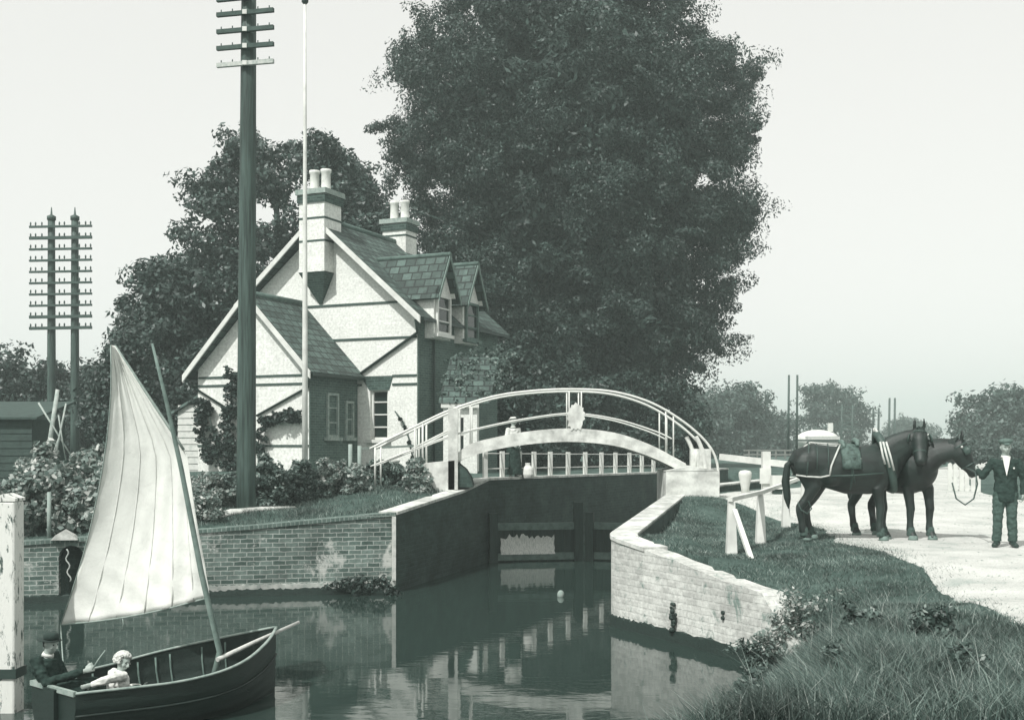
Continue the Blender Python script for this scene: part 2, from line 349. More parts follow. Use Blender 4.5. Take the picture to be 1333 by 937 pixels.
# towpath: pale trodden gravel, ragged edges, wider by the bridge foot
def path_mat():
    n = NT('gravel'); c = n.coord()
    a = n.ramp(n.noise(.9, 6, .7, c), [(.3, .36), (.45, .50), (.7, .64)]); b = n.ramp(n.noise(55, 3, .8, c), [(.3, (.55, .55, .55, 1)), (.55, (1.05, 1.05, 1.05, 1))])
    n.l(n.mix(1.0, a, b, 'MULTIPLY'), n.b.inputs['Base Color']); n.b.inputs['Roughness'].default_value = .95; n.b.inputs['Specular IOR Level'].default_value = .1
    n.l(n.bump(n.noise(9, 6, .75, c), .6, .05), n.b.inputs['Normal']); return n.m
PL = [(4, 4.9, 13), (8, 4.55, 13), (11.3, 4.75, 13), (13.7, 5.2, 13), (16, 5.7, 13.2), (18, 5.75, 13.5), (19.8, 5.5, 13.5), (22, 6.0, 13.5), (24, 6.2, 13.5), (25.5, 4.9, 13), (26.6, 4.5, 13), (28, 4.7, 13), (30, 5.6, 13), (33, 7.6, 13.5), (38, 11, 15), (44, 14.5, 17.5), (60, 22, 25), (100, 42, 45), (180, 85, 88)]
def path_edge(y):
    ys = [p[0] for p in PL]; return float(np.interp(y, ys, [p[1] for p in PL])), float(np.interp(y, ys, [p[2] for p in PL]))
rows = []; y = 4.0
from mathutils import noise as mnoise
while y < 180:
    a, b = path_edge(y); a += .13*mnoise.noise((y*.9, 1, 0))+.06*mnoise.noise((y*4, 4, 0))
    rows.append([Vector((a+(b-a)*(i/40)**1.4, y, gz(a+(b-a)*(i/40)**1.4, y)+(.022 if i else -.03))) for i in range(41)]); y += .07 if y < 34 else 1.5
MB().grid(rows).obj('towpath', path_mat(), kind='structure')
pb = MB(); random.seed(9)                                               # loose stones on the path
for k in range(1500):
    y = 8+26*random.random()**1.3; a, b = path_edge(y); x = random.uniform(a, min(b, a+7)); s = random.uniform(.006, .018)*(1 if random.random() > .03 else 1.8); pb.ball((x, y, gz(x, y)+.022+s*.2), (s, s*random.uniform(.6, 1), s*.6), 5, 4)
pb.obj('gravel', mat('path stones', .40, .5, 3, .9, .3), kind='stuff')
def water_mat():
    n = NT('water'); c = n.coord()
    n.b.inputs['Base Color'].default_value = ink(.035); n.b.inputs['Roughness'].default_value = .03; n.b.inputs['IOR'].default_value = 1.33
    mp = n.add('ShaderNodeMapping'); mp.inputs['Scale'].default_value = (1, 2.2, 1); n.l(c, mp.inputs['Vector'])
    a = n.noise(1.6, 2, .5, mp.outputs['Vector']); b = n.noise(9, 2, .5, mp.outputs['Vector'])
    n.l(n.bump(b, .018, .02, n.bump(a, .035, .05)), n.b.inputs['Normal']); return n.m
link('water', fast_mesh('water', np.array([(-60, -5, ZW), (16, -5, ZW), (16, 49, ZW), (-60, 49, ZW)], float), np.array([[0, 1, 2, 3]])), water_mat(), kind='structure')
# ------------------------------------------------------------------ brick walls of the lock tail
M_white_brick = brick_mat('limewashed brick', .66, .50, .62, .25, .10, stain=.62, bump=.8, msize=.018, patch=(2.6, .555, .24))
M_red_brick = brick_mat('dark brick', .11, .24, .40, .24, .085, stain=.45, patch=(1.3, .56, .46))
M_shade_brick = brick_mat('shade-dark brick', .055, .085, .09, .24, .085, stain=.35, patch=(1.7, .64, .15))  # low albedo: the chamber walls' shade is in the brick colour
M_coping = mat('coping stone', .60, .4, 7, .85, .6, coarse=(1.6, .62))
M_weed = mat('wet weed', .035, .5, 20, .6, .6, 60)
M_plaster = mat('pale cement', .45, .4, 7, .85, .4, coarse=(1.2, .6))
def offsets(pts, d):
    out = []; n = len(pts)
    for i in range(n):
        a = Vector(pts[max(i-1, 0)][:2]); p = Vector(pts[i][:2]); b = Vector(pts[min(i+1, n-1)][:2]); ns = []
        for e in ((p-a), (b-p)):
            if e.length > 1e-6: e.normalize(); ns.append(Vector((e.y, -e.x)))
        m = sum(ns, Vector((0, 0))); m.normalize(); out.append(p+m*(d/max(.35, m.dot(ns[0]))))
    return out
def wall_mb(pts, z0, near, far, sub=1):
    """solid wall along pts (x, y, top): water face at offset near, land face at offset far (land on the walker's right)"""
    P2 = []
    for i in range(len(pts)-1):
        for k in range(sub): t = k/sub; P2.append(tuple(pts[i][j]*(1-t)+pts[i+1][j]*t for j in range(3)))
    P2.append(pts[-1]); a = offsets(P2, near); b = offsets(P2, far); n = len(P2); mb = MB(); vs = []
    for i in range(n):
        zt = P2[i][2]; zb = z0 if not callable(z0) else z0(zt)
        vs += [(a[i].x, a[i].y, zb), (a[i].x, a[i].y, zt), (b[i].x, b[i].y, zt), (b[i].x, b[i].y, zb)]
    fs = [(i*4+k, (i+1)*4+k, (i+1)*4+(k+1) % 4, i*4+(k+1) % 4) for i in range(n-1) for k in range(4)]+[(0, 1, 2, 3), (n*4-1, n*4-2, n*4-3, n*4-4)]
    return mb.add(vs, fs)
def ragged(mb, amp):
    for v in mb.v:
        if v.z > -1.2: v.z += amp*(.35*mnoise.noise((v.x*3, v.y*3, 1))+.9*mnoise.noise((v.x*19, v.y*19, 7)))
    return mb
RW = [(3.5, 14.45, -.85), (3.24, 14.93, -.28), (2.0, 17.4, .08), (1.66, 18.08, .16), (1.585, 18.35, .19), (1.60, 18.6, .2), (1.65, 18.85, .21)]            # wing wall, then along the lock
RL = [(1.65, 18.85, .21), (3.57, 26.5, .50), (3.75, 28.3, .56)]
t = thing('wing_wall', 'white limewashed brick wing wall curving down into the grass beside the water', 'wall', (1.54, 18.3, ZW))
wm = wall_mb(RW, lambda zt: -2.3, 0, .34, 7)
for v_ in wm.v:
    if v_.z > -1: v_.z += .035*mnoise.noise((v_.x*2.3, v_.y*2.3, 2))+(random.random()*.05 if v_.y < 15.6 else 0)
wm.obj('brickwork', M_white_brick, t)
ragged(wall_mb([(x, y, -1.03) for x, y, z in RW], -2.3, -.03, -.002, 30), .05).obj('weed_band', M_weed, t)
cp = [(x, y, z+.035) for x, y, z in RW[2:]]; wall_mb(cp, lambda zt: zt-.06, -.02, .42, 3).obj('coping', M_coping, t)
mb = MB(); mb.box((1.0, 0, 0), (.1, .1, .1))
def wallpt(px, py):
    a = Vector((1.54, 18.3)); b = Vector(RW[1][:2]); e = b-a; k = (px-CX)/F; s = (k*a.y-a.x)/(e.x-k*e.y); p = a+e*s
    return Vector((p.x, p.y, EYE-(py-HZ)/F*p.y)), Vector((-e.y, e.x)).normalized()
p, nn = wallpt(878, 799); nn = Vector((nn.x, nn.y, 0)); nn = nn if nn.x < 0 else -nn
mb = MB(); 
for k in range(26): mb.ball(p+nn*.03+Vector((random.gauss(0, .05)*.45, -random.gauss(0, .05), random.gauss(-.03, .09))), random.uniform(.02, .045), 6, 5)
mb.obj('weed_tuft', M_weed, t)
mb = MB()
for yy in (797, 804): 
    p, _ = wallpt(942, yy); mb.tube([p-nn*.03, p+nn*.03], .028, 8)
mb.obj('iron_bolt', M_weed, t)
t = thing('lock_wall', 'lock side wall under the towpath end of the arched bridge, pale coping on top', 'wall', (3.57, 26.5, ZW))
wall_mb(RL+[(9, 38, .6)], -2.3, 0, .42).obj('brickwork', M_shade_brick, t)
wall_mb([(x, y, z+.035) for x, y, z in RL+[(9, 38, .6)]], lambda zt: zt-.06, -.02, .42, 4).obj('coping', M_coping, t)
LL = [(9, 48, .66), (5.1, 40, .68), (-.58, 28.3, .8), (-1.1, 26.5, .58), (-2.27, 22.5, .3)]
t = thing('lock_wall', 'shadowed lock chamber wall beneath the white post fence, house side of the water', 'wall', (-.58, 28.3, ZW))
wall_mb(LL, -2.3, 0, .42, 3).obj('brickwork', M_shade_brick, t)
wall_mb([(x, y, z+.06) for x, y, z in LL[:3]], lambda zt: zt-.057, -.03, .4).obj('coping', M_coping, t)
wall_mb([(x, y, z+.06) for x, y, z in LL[2:]], lambda zt: zt-.057, -.035, .36).obj('coping', M_coping, t)
LW = [(-2.27, 22.5, .28), (-5, 21.81, .06), (-6.35, 21.47, -.02), (-9, 20.8, -.16), (-20, 18, -.3)]
t = thing('river_wall', 'dark brick river wall with pale joints below the cottage garden', 'wall', (-5, 21.8, ZW))
niche = P(89, 745, 20.9)
def on_wall(x):
    for a, b in zip(LW, LW[1:]):
        if a[0] >= x >= b[0]: k = (x-a[0])/(b[0]-a[0]); return (x, a[1]+(b[1]-a[1])*k, a[2]+(b[2]-a[2])*k)
nL, nR = on_wall(niche.x-.21), on_wall(niche.x+.21)
w_ = wall_mb([p for p in LW if p[0] > nR[0]]+[nR], -2.3, 0, .42, 2); w2 = wall_mb([nL]+[p for p in LW if p[0] < nL[0]], -2.3, 0, .42, 2); w_.add(w2.v, w2.f)
arch = [Vector(nR).lerp(Vector(nL), .5-.5*math.cos(PI*k/8)) for k in range(9)]
for k in range(8):
    q = [arch[k], arch[k+1]]; lo = [-.38+.21*math.sin(PI*(k+i)/8) for i in (0, 1)]; hi_ = nR[2]
    w_.prism([(q[0].x, q[0].y, lo[0]), (q[1].x, q[1].y, lo[1]), (q[1].x, q[1].y, nL[2]), (q[0].x, q[0].y, nR[2])], (-.1, .41, 0))
w_.obj('brickwork', M_red_brick, t); wall_mb([nR, nL], -2.3, .36, .42, 1).obj('niche_back', M_shade_brick, t)
wall_mb([(x, y, z+.07) for x, y, z in LW], lambda zt: zt-.067, -.03, .46, 3).obj('coping', brick_mat('brick on edge', .14, .2, .32, .085, .3, stain=.6), t)
ragged(wall_mb([(x, y, -.98) for x, y, z in LW[:3]], -1.09, -.03, -.002, 90), .022).obj('ledge', M_plaster, t)
ragged(wall_mb([(x, y, -1.07) for x, y, z in LW], -2.2, -.035, -.002, 60), .05).obj('weed_band', M_weed, t)
MB().box((-2.30, 22.44, -.35), (.07, .07, 1.24), R(14)).obj('quoin', mat('pale iron', .55, .3, 8), t)
mb = MB(); mb.prism([(niche.x-.3, niche.y-.06, -.06), (niche.x+.16, niche.y+.02, -.06), (niche.x+.1, niche.y, .02), (niche.x-.07, niche.y-.02, .12), (niche.x-.22, niche.y-.05, .03)], (-.08, .3, 0))
mb.obj('cap_stone', M_coping, t)
mb = MB(); c0 = Vector((niche.x-.02, niche.y-.02, -.22)); pts = [c0+Vector((.03*math.sin(k*1.1)+.004*k, -.01, -.042*k)) for k in range(15)]; mb.tube(pts, .013, 6)
mb.obj('chain', mat('pale chain', .4), t)
# ------------------------------------------------------------------ lock gates
M_gate = mat('tarred timber', .045, .5, 5, .7, .5, stretch=(5, 5, .6)); M_wet = mat('weathered beam', .16, .5, 6, .8, .5)
M_leak = mat('falling water', .6, .5, 9, .35, .5, stretch=(6, 6, .7))
def gate_leaf(a, b, label, leak):
    a = Vector(a); b = Vector(b); d = (b-a); L = d.length; rz = math.atan2(d.y, d.x)
    t = thing('lock_gate', label, 'lock gate', (a.x, a.y, ZW), rz, 'tail gates of the lock'); n = int(L/.2)
    mb = MB()
    for k in range(n): w = L/n; mb.box((w*(k+.5), .06+random.uniform(-.006, .006), -.1), (w-.012, .08, 1.96))
    mb.obj('planking', M_gate, t, False)
    for z in (.86, .12): MB().box((L/2, -.045, z), (L, .13, .17)).obj('beam', M_wet, t, False)
    for x in (.1, L-.1): MB().box((x, -.1, .15), (.2, .22, 2.6 if x > 1 else 2.1)).obj('post', M_gate, t, False)
    if leak:
        mb = MB(); rows = [[Vector((.3+1.35*i/24+random.gauss(0, .01), -.02-.10*(1-j/6)**2-.03*random.random(), .18+.44*j/6+(random.uniform(-.07, .07) if j in (6,) else 0))) for i in range(25)] for j in range(7)]
        mb.grid(rows); mb.obj('spilling_water', M_leak, t, False)
gate_leaf((-.58, 28.3), (1.72, 28.75), 'dark timber lock gate leaf with white water spilling through', True)
gate_leaf((1.86, 28.77), (3.78, 28.3), 'dark timber lock gate leaf half hidden by the white wing wall', False)
# ------------------------------------------------------------------ the cottage (local: x along the gable, y back, z up from 0.9)
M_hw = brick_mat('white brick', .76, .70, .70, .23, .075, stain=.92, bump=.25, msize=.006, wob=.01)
M_hs = brick_mat('shaded side brick', .11, .15, .2, .23, .075, stain=.6)  # white brick darkened, the side walls' shade is in its colour
M_band = mat('dark brick band', .07, .3, 12); M_white = mat('white paint', .66, .12, 5, .55, .12, coarse=(1.5, .82))
M_tile = tile_mat('roof tile', .04, .11, .34, .27); M_ridge = mat('ridge tile', .13, .4, 6)
M_corb = brick_mat('dark corbel brick', .055, .11, .15, .23, .075)
M_glass = NT('window glass'); M_glass.b.inputs['Base Color'].default_value = ink(.02); M_glass.b.inputs['Roughness'].default_value = .08
M_glass.b.inputs['Specular IOR Level'].default_value = .5; M_glass = M_glass.m
M_pipe = mat('cast iron', .045, .3, 8, .5, .1); M_pot = mat('clay pot', .62, .2, 7); M_lead = mat('mortar cap and shaded frame', .32, .4, 9)
ZH = .9; RZH = math.atan2(-.407, .914)
hs = thing('cottage', 'white brick cottage with steep tiled gables and tall banded chimneys', 'house', (-5.955, 35.94, ZH), RZH)
EV, AP, LEN = 4.76, 7.72, 5.7
mb = MB(); mb.prism([(-2.7, 0, -.6), (3.4, 0, -.6), (3.4, 0, EV), (0, 0, AP-.12), (-2.7, 0, EV+.6)], (0, LEN, 0))
cut = MB()
def loc(px, py, wx=None, wy=None):
    """where the sight line through a pixel meets the local plane y = wy or x = wx"""
    m = mat_of(hs).inverted(); o = m @ Vector((0, 0, EYE)); d = (m @ P(px, py, 10))-o
    k = ((wy-o.y)/d.y) if wy is not None else ((wx-o.x)/d.x); return o+d*k
wa = loc(482, 507, wy=0); wb = loc(505, 572, wy=0); WX0, WX1, WZ0, WZ1 = wa.x, wb.x, wb.z, wa.z
cut.box(((WX0+WX1)/2, 0, (WZ0+WZ1)/2), (WX1-WX0, .5, WZ1-WZ0))
link('wall', carve(mb, cut, 'wall'), M_hw, hs)
mb = MB()                                                              # darker skin: the long side's shade put into its brick colour
mb.prism([(3.404, .02, -.6), (3.404, LEN-.02, -.6), (3.404, LEN-.02, EV-.02), (3.404, .02, EV-.02)], (.03, 0, 0)); mb.obj('side_shade_facing', M_hs, hs, False)
def sash(x0, x1, z0, z1, y, name='window', bars=3, flip=False, axis='x', depth=.12, fm=None):
    """frame, pane and glazing bars set back in an opening in the plane y (or x)"""
    def V(a, d, z): return (a, y+d, z) if axis == 'x' else (y-d, a, z)
    def S(a, d, z): return (a, d, z) if axis == 'x' else (d, a, z)
    f = MB(); w = .07; xm = (x0+x1)/2; zm = (z0+z1)/2
    for a in (x0+w/2, x1-w/2): f.box(V(a, depth, zm), S(w, .08, z1-z0))
    for z in (z0+w/2, z1-w/2): f.box(V(xm, depth, z), S(x1-x0-2*w, .08, w))
    for k in range(1, bars): f.box(V(xm, depth+.012, z0+(z1-z0)*k/bars), S(x1-x0-2*w, .035, .04))
    o = f.obj(name, fm or M_white, hs, False)
    MB().box(V(xm, depth+.035, zm), S(x1-x0-2*w+.01, .012, z1-z0-2*w+.01)).obj('pane', M_glass, o, False)
    MB().box(V(xm, -.03 if axis == 'x' else -.03, z0-.05), S(x1-x0+.2, .2, .1)).obj('sill', fm or M_white, o, False)
    return o
sash(WX0, WX1, WZ0, WZ1, 0, bars=4)
mb = MB(); b0 = loc(470, 490, wy=0); b1 = loc(512, 490, wy=0)
mb.prism([(WX0-.03, -.02, WZ1-.02), (WX1+.05, -.02, WZ1-.02), (b1.x, -.02, b0.z), (b0.x, -.02, b0.z)], (0, .03, 0)); mb.obj('lintel', M_corb, hs, False)
# string courses of dark brick and the slanting rain pipes
for py, xa, xb in ((395, None, None), (441, None, None), (490, 1.33, 3.4), (501, 1.33, 3.4)):
    z = loc(480, py, wy=0).z
    if xa is None: lim = (AP-.2-z)/((AP-EV)/3.4)-.05; xa, xb = max(-3.4, -lim), min(3.4, lim)
    cuts = [(xa, xb)]
    if py >= 490: cuts = [(xa, b0.x+.03), (b1.x-.03, xb)]
    for a, b in cuts:
        if b-a > .03: MB().box(((a+b)/2, -.012, z), (b-a, .03, .065)).obj('string_course', M_band, hs, False)
def rafters(x0, xa, x1, ze, za, y0, y1, over, name='roof', board=True, cutl=0):
    """two roof slopes from ridge (xa, za) to the eaves, with ridge tiles and barge boards on the front"""
    sl = (za-ze)/(xa-x0); ex = over*.75; zs_ = ze
    for s, xe in ((-1, x0+cutl), (1, x1)):
        ze = zs_+(cutl*sl if s < 0 else 0)
        xo = xe+s*ex; zo = ze-ex*sl; n = Vector((s*sl, 0, 1)).normalized()*.09
        mb = MB(); a = Vector((xa, y0-over, za)); b = Vector((xo, y0-over, zo)); mb.prism([a, b, b+n, a+n], (0, y1-y0+over*2, 0))
        r = mb.obj(name, M_tile, hs, False)
        if s < 0: MB().tube([(xa, y0-over-.03, za+.12), (xa, y1+over+.03, za+.12)], .10, 8).obj('ridge', M_ridge, r, False)
        if board:
            d = Vector((0, 0, .2)); mb = MB()
            mb.prism([a+Vector((0, -.03, .02))-d*.3, b+Vector((s*.06, -.03, -.03))-d*.55, b+Vector((s*.06, -.03, -.03))+d*.5, a+Vector((0, -.03, 0))+d*.7], (0, -.05, 0))
            mb.obj('bargeboard', M_white, hs, False)
        MB().box((xo+s*.05, (y0+y1)/2, zo+.0), (.1, y1-y0+.5, .09)).obj('gutter', M_pipe, hs, False)
rafters(-3.4, 0, 3.4, EV, AP, 0, LEN, .38, cutl=.75)
# the lower wing standing forward
wz0, wx0, wx1, wxa, wy = 3.02, -2.66, 1.30, -.68, -2.6; wza = 5.08
MB().prism([(wx0, wy, -.6), (wx1, wy, -.6), (wx1, wy, wz0), (wxa, wy, wza-.1), (wx0, wy, wz0)], (0, 2.58, 0)).obj('wing_wall', M_hw, hs, False)
cw = MB(); MB().prism([(wx1+.004, wy+.02, -.6), (wx1+.004, -.02, -.6), (wx1+.004, -.02, wz0-.02), (wx1+.004, wy+.02, wz0-.02)], (.03, 0, 0)).obj('side_shade_facing', M_hs, hs, False)  # wing side: same skin with the shade in its colour
rafters(wx0, wxa, wx1, wz0, wza, wy, -.3, .30)
for py in (489, 500):
    z = loc(360, py, wy=wy).z; lim = wza-.1-z-.25; a, b = max(wx0, wxa-lim), min(wx1, wxa+lim)
    MB().box(((a+b)/2, wy-.012, z), (b-a, .03, .06)).obj('string_course', M_band, hs, False)
z = loc(360, 580, wy=wy).z; MB().box(((wx0+wx1)/2, wy-.012, z), (wx1-wx0, .03, .06)).obj('string_course', M_band, hs, False)
def pipe(pts, r=.035): MB().tube([Vector(p) for p in pts], r, 8).obj('drainpipe', M_pipe, hs, False)
a = loc(551, 424, wy=-.42); b = loc(543, 433, wy=-.06); c = loc(468, 487, wy=-.06); pipe([(3.55, -.35, EV-.28), (b.x, -.06, b.z), (c.x, -.06, c.z)], .045)
a = loc(402, 503, wy=wy-.05); b = loc(334, 541, wy=wy-.05); pipe([(wx1+.2, wy-.3, wz0-.3), a, b])
a = loc(250, 503, wy=wy-.05); b = loc(296, 532, wy=wy-.05); pipe([(wx0-.2, wy-.3, wz0-.3), a, b])
p0 = loc(560, 490, wx=3.47); pipe([(3.5, p0.y+.2, EV-.35), (3.5, p0.y+.2, -.3)], .04)
sash(-1.75, -1.15, 1.0, 2.3, wx1+.03, bars=3, axis='y', depth=-.03, fm=M_lead)  # white frames greyed: the wing side's shade is in their colour
sash(-.75, -.3, 1.0, 2.1, wx1+.03, bars=2, axis='y', depth=-.03, fm=M_lead)
# weatherboarded lean-to against the wing
l0 = loc(252, 522, wy=wy+.6); lz = l0.z; mb = MB()
for k in range(11): mb.box((wx0-.62, wy+.6-.01, -.2+k*.2+.1), (1.24, .05, .2), 0, R(-7))
lt_ = mb.obj('lean_to', mat('limewashed board', .5, .25, 6), hs, False)
MB().prism([(wx0-.005, wy+.66, -.4), (wx0-.005, -.2, -.4), (wx0-.005, -.2, 2.0), (wx0-.005, wy+.66, 2.0)], (-1.15, 0, 0)).obj('lean_to_wall', M_hs, lt_, False)
MB().prism([(wx0-.01, wy+.45, 2.42), (wx0-1.4, wy+.45, 1.72), (wx0-1.4, wy+.45, 1.8), (wx0-.01, wy+.45, 2.5)], (0, 2.2, 0)).obj('lean_to_roof', M_tile, lt_, False)
# dormers on the long side
def dormer(yc, w, zr, ze, sill, fm=None):
    x0 = 3.74
    t = MB().prism([(x0, yc-w/2, EV-.75), (x0, yc+w/2, EV-.75), (x0, yc+w/2, ze), (x0, yc, zr-.08), (x0, yc-w/2, ze)], (-2.6, 0, 0)).obj('dormer', M_hw, hs, False)
    sl = (zr-ze)/(w/2); ov = .16; xb = 3.4-(zr-EV)-.2
    for s in (-1, 1):
        n = Vector((0, s*sl, 1)).normalized()*.07; a = Vector((x0+.25, yc, zr)); b = Vector((x0+.25, yc+s*(w/2+ov), ze-ov*sl))
        MB().prism([a, b, b+n, a+n], (-(x0+.25-xb), 0, 0)).obj('dormer_roof', M_tile, t, False)
        MB().prism([a+Vector((.02, 0, -.03)), b+Vector((.02, s*.03, -.06)), b+Vector((.02, s*.03, .1)), a+Vector((.02, 0, .12))], (.03, 0, 0)).obj('dormer_bargeboard', mat('weathered board', .2, .3, 8), t, False)
        MB().box((x0-.7, yc+s*(w/2+.03), ze-.06), (1.7, .07, .16)).obj('dormer_fascia', M_white, t, False)
    MB().tube([(x0+.3, yc, zr+.09), (xb, yc, zr+.09)], .075, 8).obj('dormer_ridge', mat('ridge tile', .13), t, False)
    sash(yc-w/2+.1, yc+w/2-.1, sill, ze-.12, x0+.02, 'dormer_window', 3, axis='y', depth=-.03, fm=fm)
dormer(.98, 1.1, 6.5, 5.45, 4.15); dormer(2.95, 1.1, 6.5, 5.45, 4.15, mat('dark frame', .14, .4, 8))  # second window's frame is darker than the first
# chimneys
def chimney(y0, corbel):
    w = .92; z0 = 6.1 if corbel else 6.4; zt = 8.62; yb = y0+(.95 if corbel else .78)
    st = MB().prism([(-w/2, y0, z0), (w/2, y0, z0), (w/2, yb, z0), (-w/2, yb, z0)], (0, 0, zt-z0)).obj('chimney', M_hw, hs, False)
    if corbel:
        mb = MB(); q = [(-w/2-.02, y0-.012), (w/2+.02, y0-.012), (w/2+.02, .2), (-w/2-.02, .2)]
        mb.add([(x, y, z0) for x, y in q]+[(-.05, -.02, z0-.95), (.05, -.02, z0-.95), (.05, .1, z0-.95), (-.05, .1, z0-.95)], [(3, 2, 1, 0), (4, 5, 6, 7), (0, 1, 5, 4), (1, 2, 6, 5), (2, 3, 7, 6), (3, 0, 4, 7)])
        mb.add([], []); mb.obj('corbel', M_corb, st, False)
    for z, h, e, m in ((zt-.28, .22, .05, M_corb), (zt-.06, .16, .09, M_lead), (z0+.95, .06, .012, M_band), (z0+1.65, .06, .012, M_band)):
        MB().box((0, (y0+yb)/2, z), (w+2*e, yb-y0+2*e, h)).obj('chimney_band', m, st, False)
    for x in (-.21, .21):
        MB().lathe((x, (y0+yb)/2, zt+.0), [(.17, 0), (.175, .05), (.15, .12), (.14, .58), (.17, .62), (.17, .70), (.12, .70), (.11, .4)], 14).obj('chimney_pot', M_pot, st, False)
    return st
chimney(-.52, True); chimney(4.55, False)
# ------------------------------------------------------------------ small hut beside the cottage
hx0, hx1, hy = P(577, 600, 33.2).x, P(621, 600, 33.2).x, 33.2; hz = gz((hx0+hx1)/2, hy); zf = P(600, 527, hy).z
ht = thing('hut', 'small white hut with an overgrown roof between cottage and arched bridge', 'hut', ((hx0+hx1)/2, hy, hz))
mb = MB(); mb.box(((hx0+hx1)/2, hy+1, (hz+zf)/2-.15), (hx1-hx0, 2, zf-hz+.3)); cut = MB(); cut.box((P(598, 570, hy).x, hy, P(598, 566, hy).z), (.24, .6, 1.0))
me = carve(mb, cut, 'wall'); me.transform(mat_of(ht).inverted()); link('wall', me, M_hw, ht)
MB().box((P(598, 570, hy).x, hy+.2, P(598, 566, hy).z), (.24, .03, 1.0)).obj('window', M_glass, ht)
mb = MB(); mb.box((P(598, 570, hy).x, hy+.16, P(598, 566, hy).z), (.24, .04, .04)); mb.box((P(598, 570, hy).x-.1, hy+.16, P(598, 566, hy).z), (.04, .04, 1.0)); mb.obj('window_frame', M_white, ht)
MB().box(((hx0+hx1)/2, hy-.1, zf), (hx1-hx0+.12, .06, .17)).obj('fascia', M_white, ht)
mb = MB(); a = Vector((hx0-.12, hy-.16, zf+.05)); mb.prism([a, a+Vector((hx1-hx0+.5, 0, 0)), a+Vector((hx1-hx0+.75, 1.7, 1.35)), a+Vector((.25, 1.7, 1.35))], (0, .05, .1)); mb.obj('roof', M_tile, ht)
# ------------------------------------------------------------------ arched bridge
YB, YK = 26.5, 27.75
M_bp = mat('white bridge paint', .66, .3, 5, .6, .35, coarse=(2.4, .68)); M_rail = mat('white iron', .6, .15, 9, .5, .1)
br = thing('arched_bridge', 'slender white arched footbridge with curved double handrails over the lock tail', 'bridge', P(745, 580, YB))
def curve(pts, n=48):
    """smooth line through (px, py) control points"""
    p = [pts[0]]+list(pts)+[pts[-1]]; out = []
    for i in range(len(pts)-1):
        for k in range(n//(len(pts)-1)+1):
            t = k/(n//(len(pts)-1)+1); q = [np.array(p[i+j], float) for j in range(4)]
            out.append(.5*((2*q[1])+(-q[0]+q[2])*t+(2*q[0]-5*q[1]+4*q[2]-q[3])*t*t+(-q[0]+3*q[1]-3*q[2]+q[3])*t**3))
    out.append(np.array(pts[-1], float)); return out
TOPC = curve([(588, 596), (610, 579), (640, 570), (690, 561), (745, 557.5), (800, 563), (845, 578), (880, 596), (898, 606)])
BOTC = curve([(588, 605), (612, 594), (650, 584), (700, 577), (748, 575), (800, 580), (840, 592), (872, 606), (893, 618)])
def atx(c, x): return float(np.interp(x, [q[0] for q in c], [q[1] for q in c]))
xs = np.linspace(588, 893, 50)
def girder(y0, y1, name, m, inset=0, dt=0, db=0):
    mb = MB(); vs = []
    for x in xs:
        a = P(x, atx(TOPC, x)+dt, YB); b = P(x, atx(BOTC, x)+db, YB); vs += [(a.x, y0, b.z), (a.x, y0, a.z), (a.x, y1, a.z), (a.x, y1, b.z)]
    fs = [(i*4+k, (i+1)*4+k, (i+1)*4+(k+1) % 4, i*4+(k+1) % 4) for i in range(49) for k in range(4)]+[(0, 1, 2, 3), (199, 198, 197, 196)]
    return mb.add(vs, fs).obj(name, m, br)
girder(YB, YB+.09, 'girder', M_bp); girder(YK-.09, YK, 'girder', M_bp); girder(YB+.095, YK-.095, 'deck', mat('bridge planks', .14, .4, 6, stretch=(1, 6, 6)), 0, 5, -6)
RAILT = curve([(481, 584), (536, 557), (585, 534), (640, 516.5), (690, 509), (745, 506.5), (800, 510), (850, 525), (893, 551), (922, 578), (934, 603), (936, 634)])
RAILM = curve([(482, 607), (545, 582), (590, 566), (640, 553.5), (690, 544), (745, 538), (800, 545), (850, 560), (875, 571)])
RAILB = curve([(524, 578), (560, 557), (590, 545), (640, 521), (690, 512), (745, 508.5), (800, 512), (850, 526), (885, 546), (908, 574), (917, 600), (918, 634)])
def prail(c, y, r, name='handrail', x0=0, x1=2000, m=None): MB().tube([P(q[0], q[1], YB)+Vector((0, y-YB, 0)) for q in c if x0 <= q[0] <= x1], r, 8).obj(name, m or M_rail, br)
prail(RAILT, YB+.05, .029); prail(RAILT, YK-.05, .029); prail(RAILM, YB+.05, .019, 'mid_rail'); prail(RAILM, YK-.05, .019, 'mid_rail')
for y in (YB+.05, YK-.05):
    for x in (612, 741, 757, 867, 877):
        a = P(x, atx(RAILT, x), YB); b = P(x, atx(TOPC, x)+3, YB); MB().tube([(a.x, y, a.z), (b.x, y, b.z)], .017, 8).obj('baluster', M_rail, br)
    for x, yt, yb in ((488, 581, 628), (540, 556, 604), (550, 551, 606)):
        a = P(x, yt, YB); b = P(x, yb, YB); MB().tube([(a.x, y, a.z), (b.x, y, b.z-.1)], .024, 8).obj('approach_post', M_rail, br)
    a = P(536, 602, YB); b = P(592, 570, YB); c = P(536, 584, YB); d = P(592, 556, YB)
    MB().tube([(c.x, y, c.z), (d.x, y, d.z)], .022, 8).obj('mid_rail', M_rail, br)
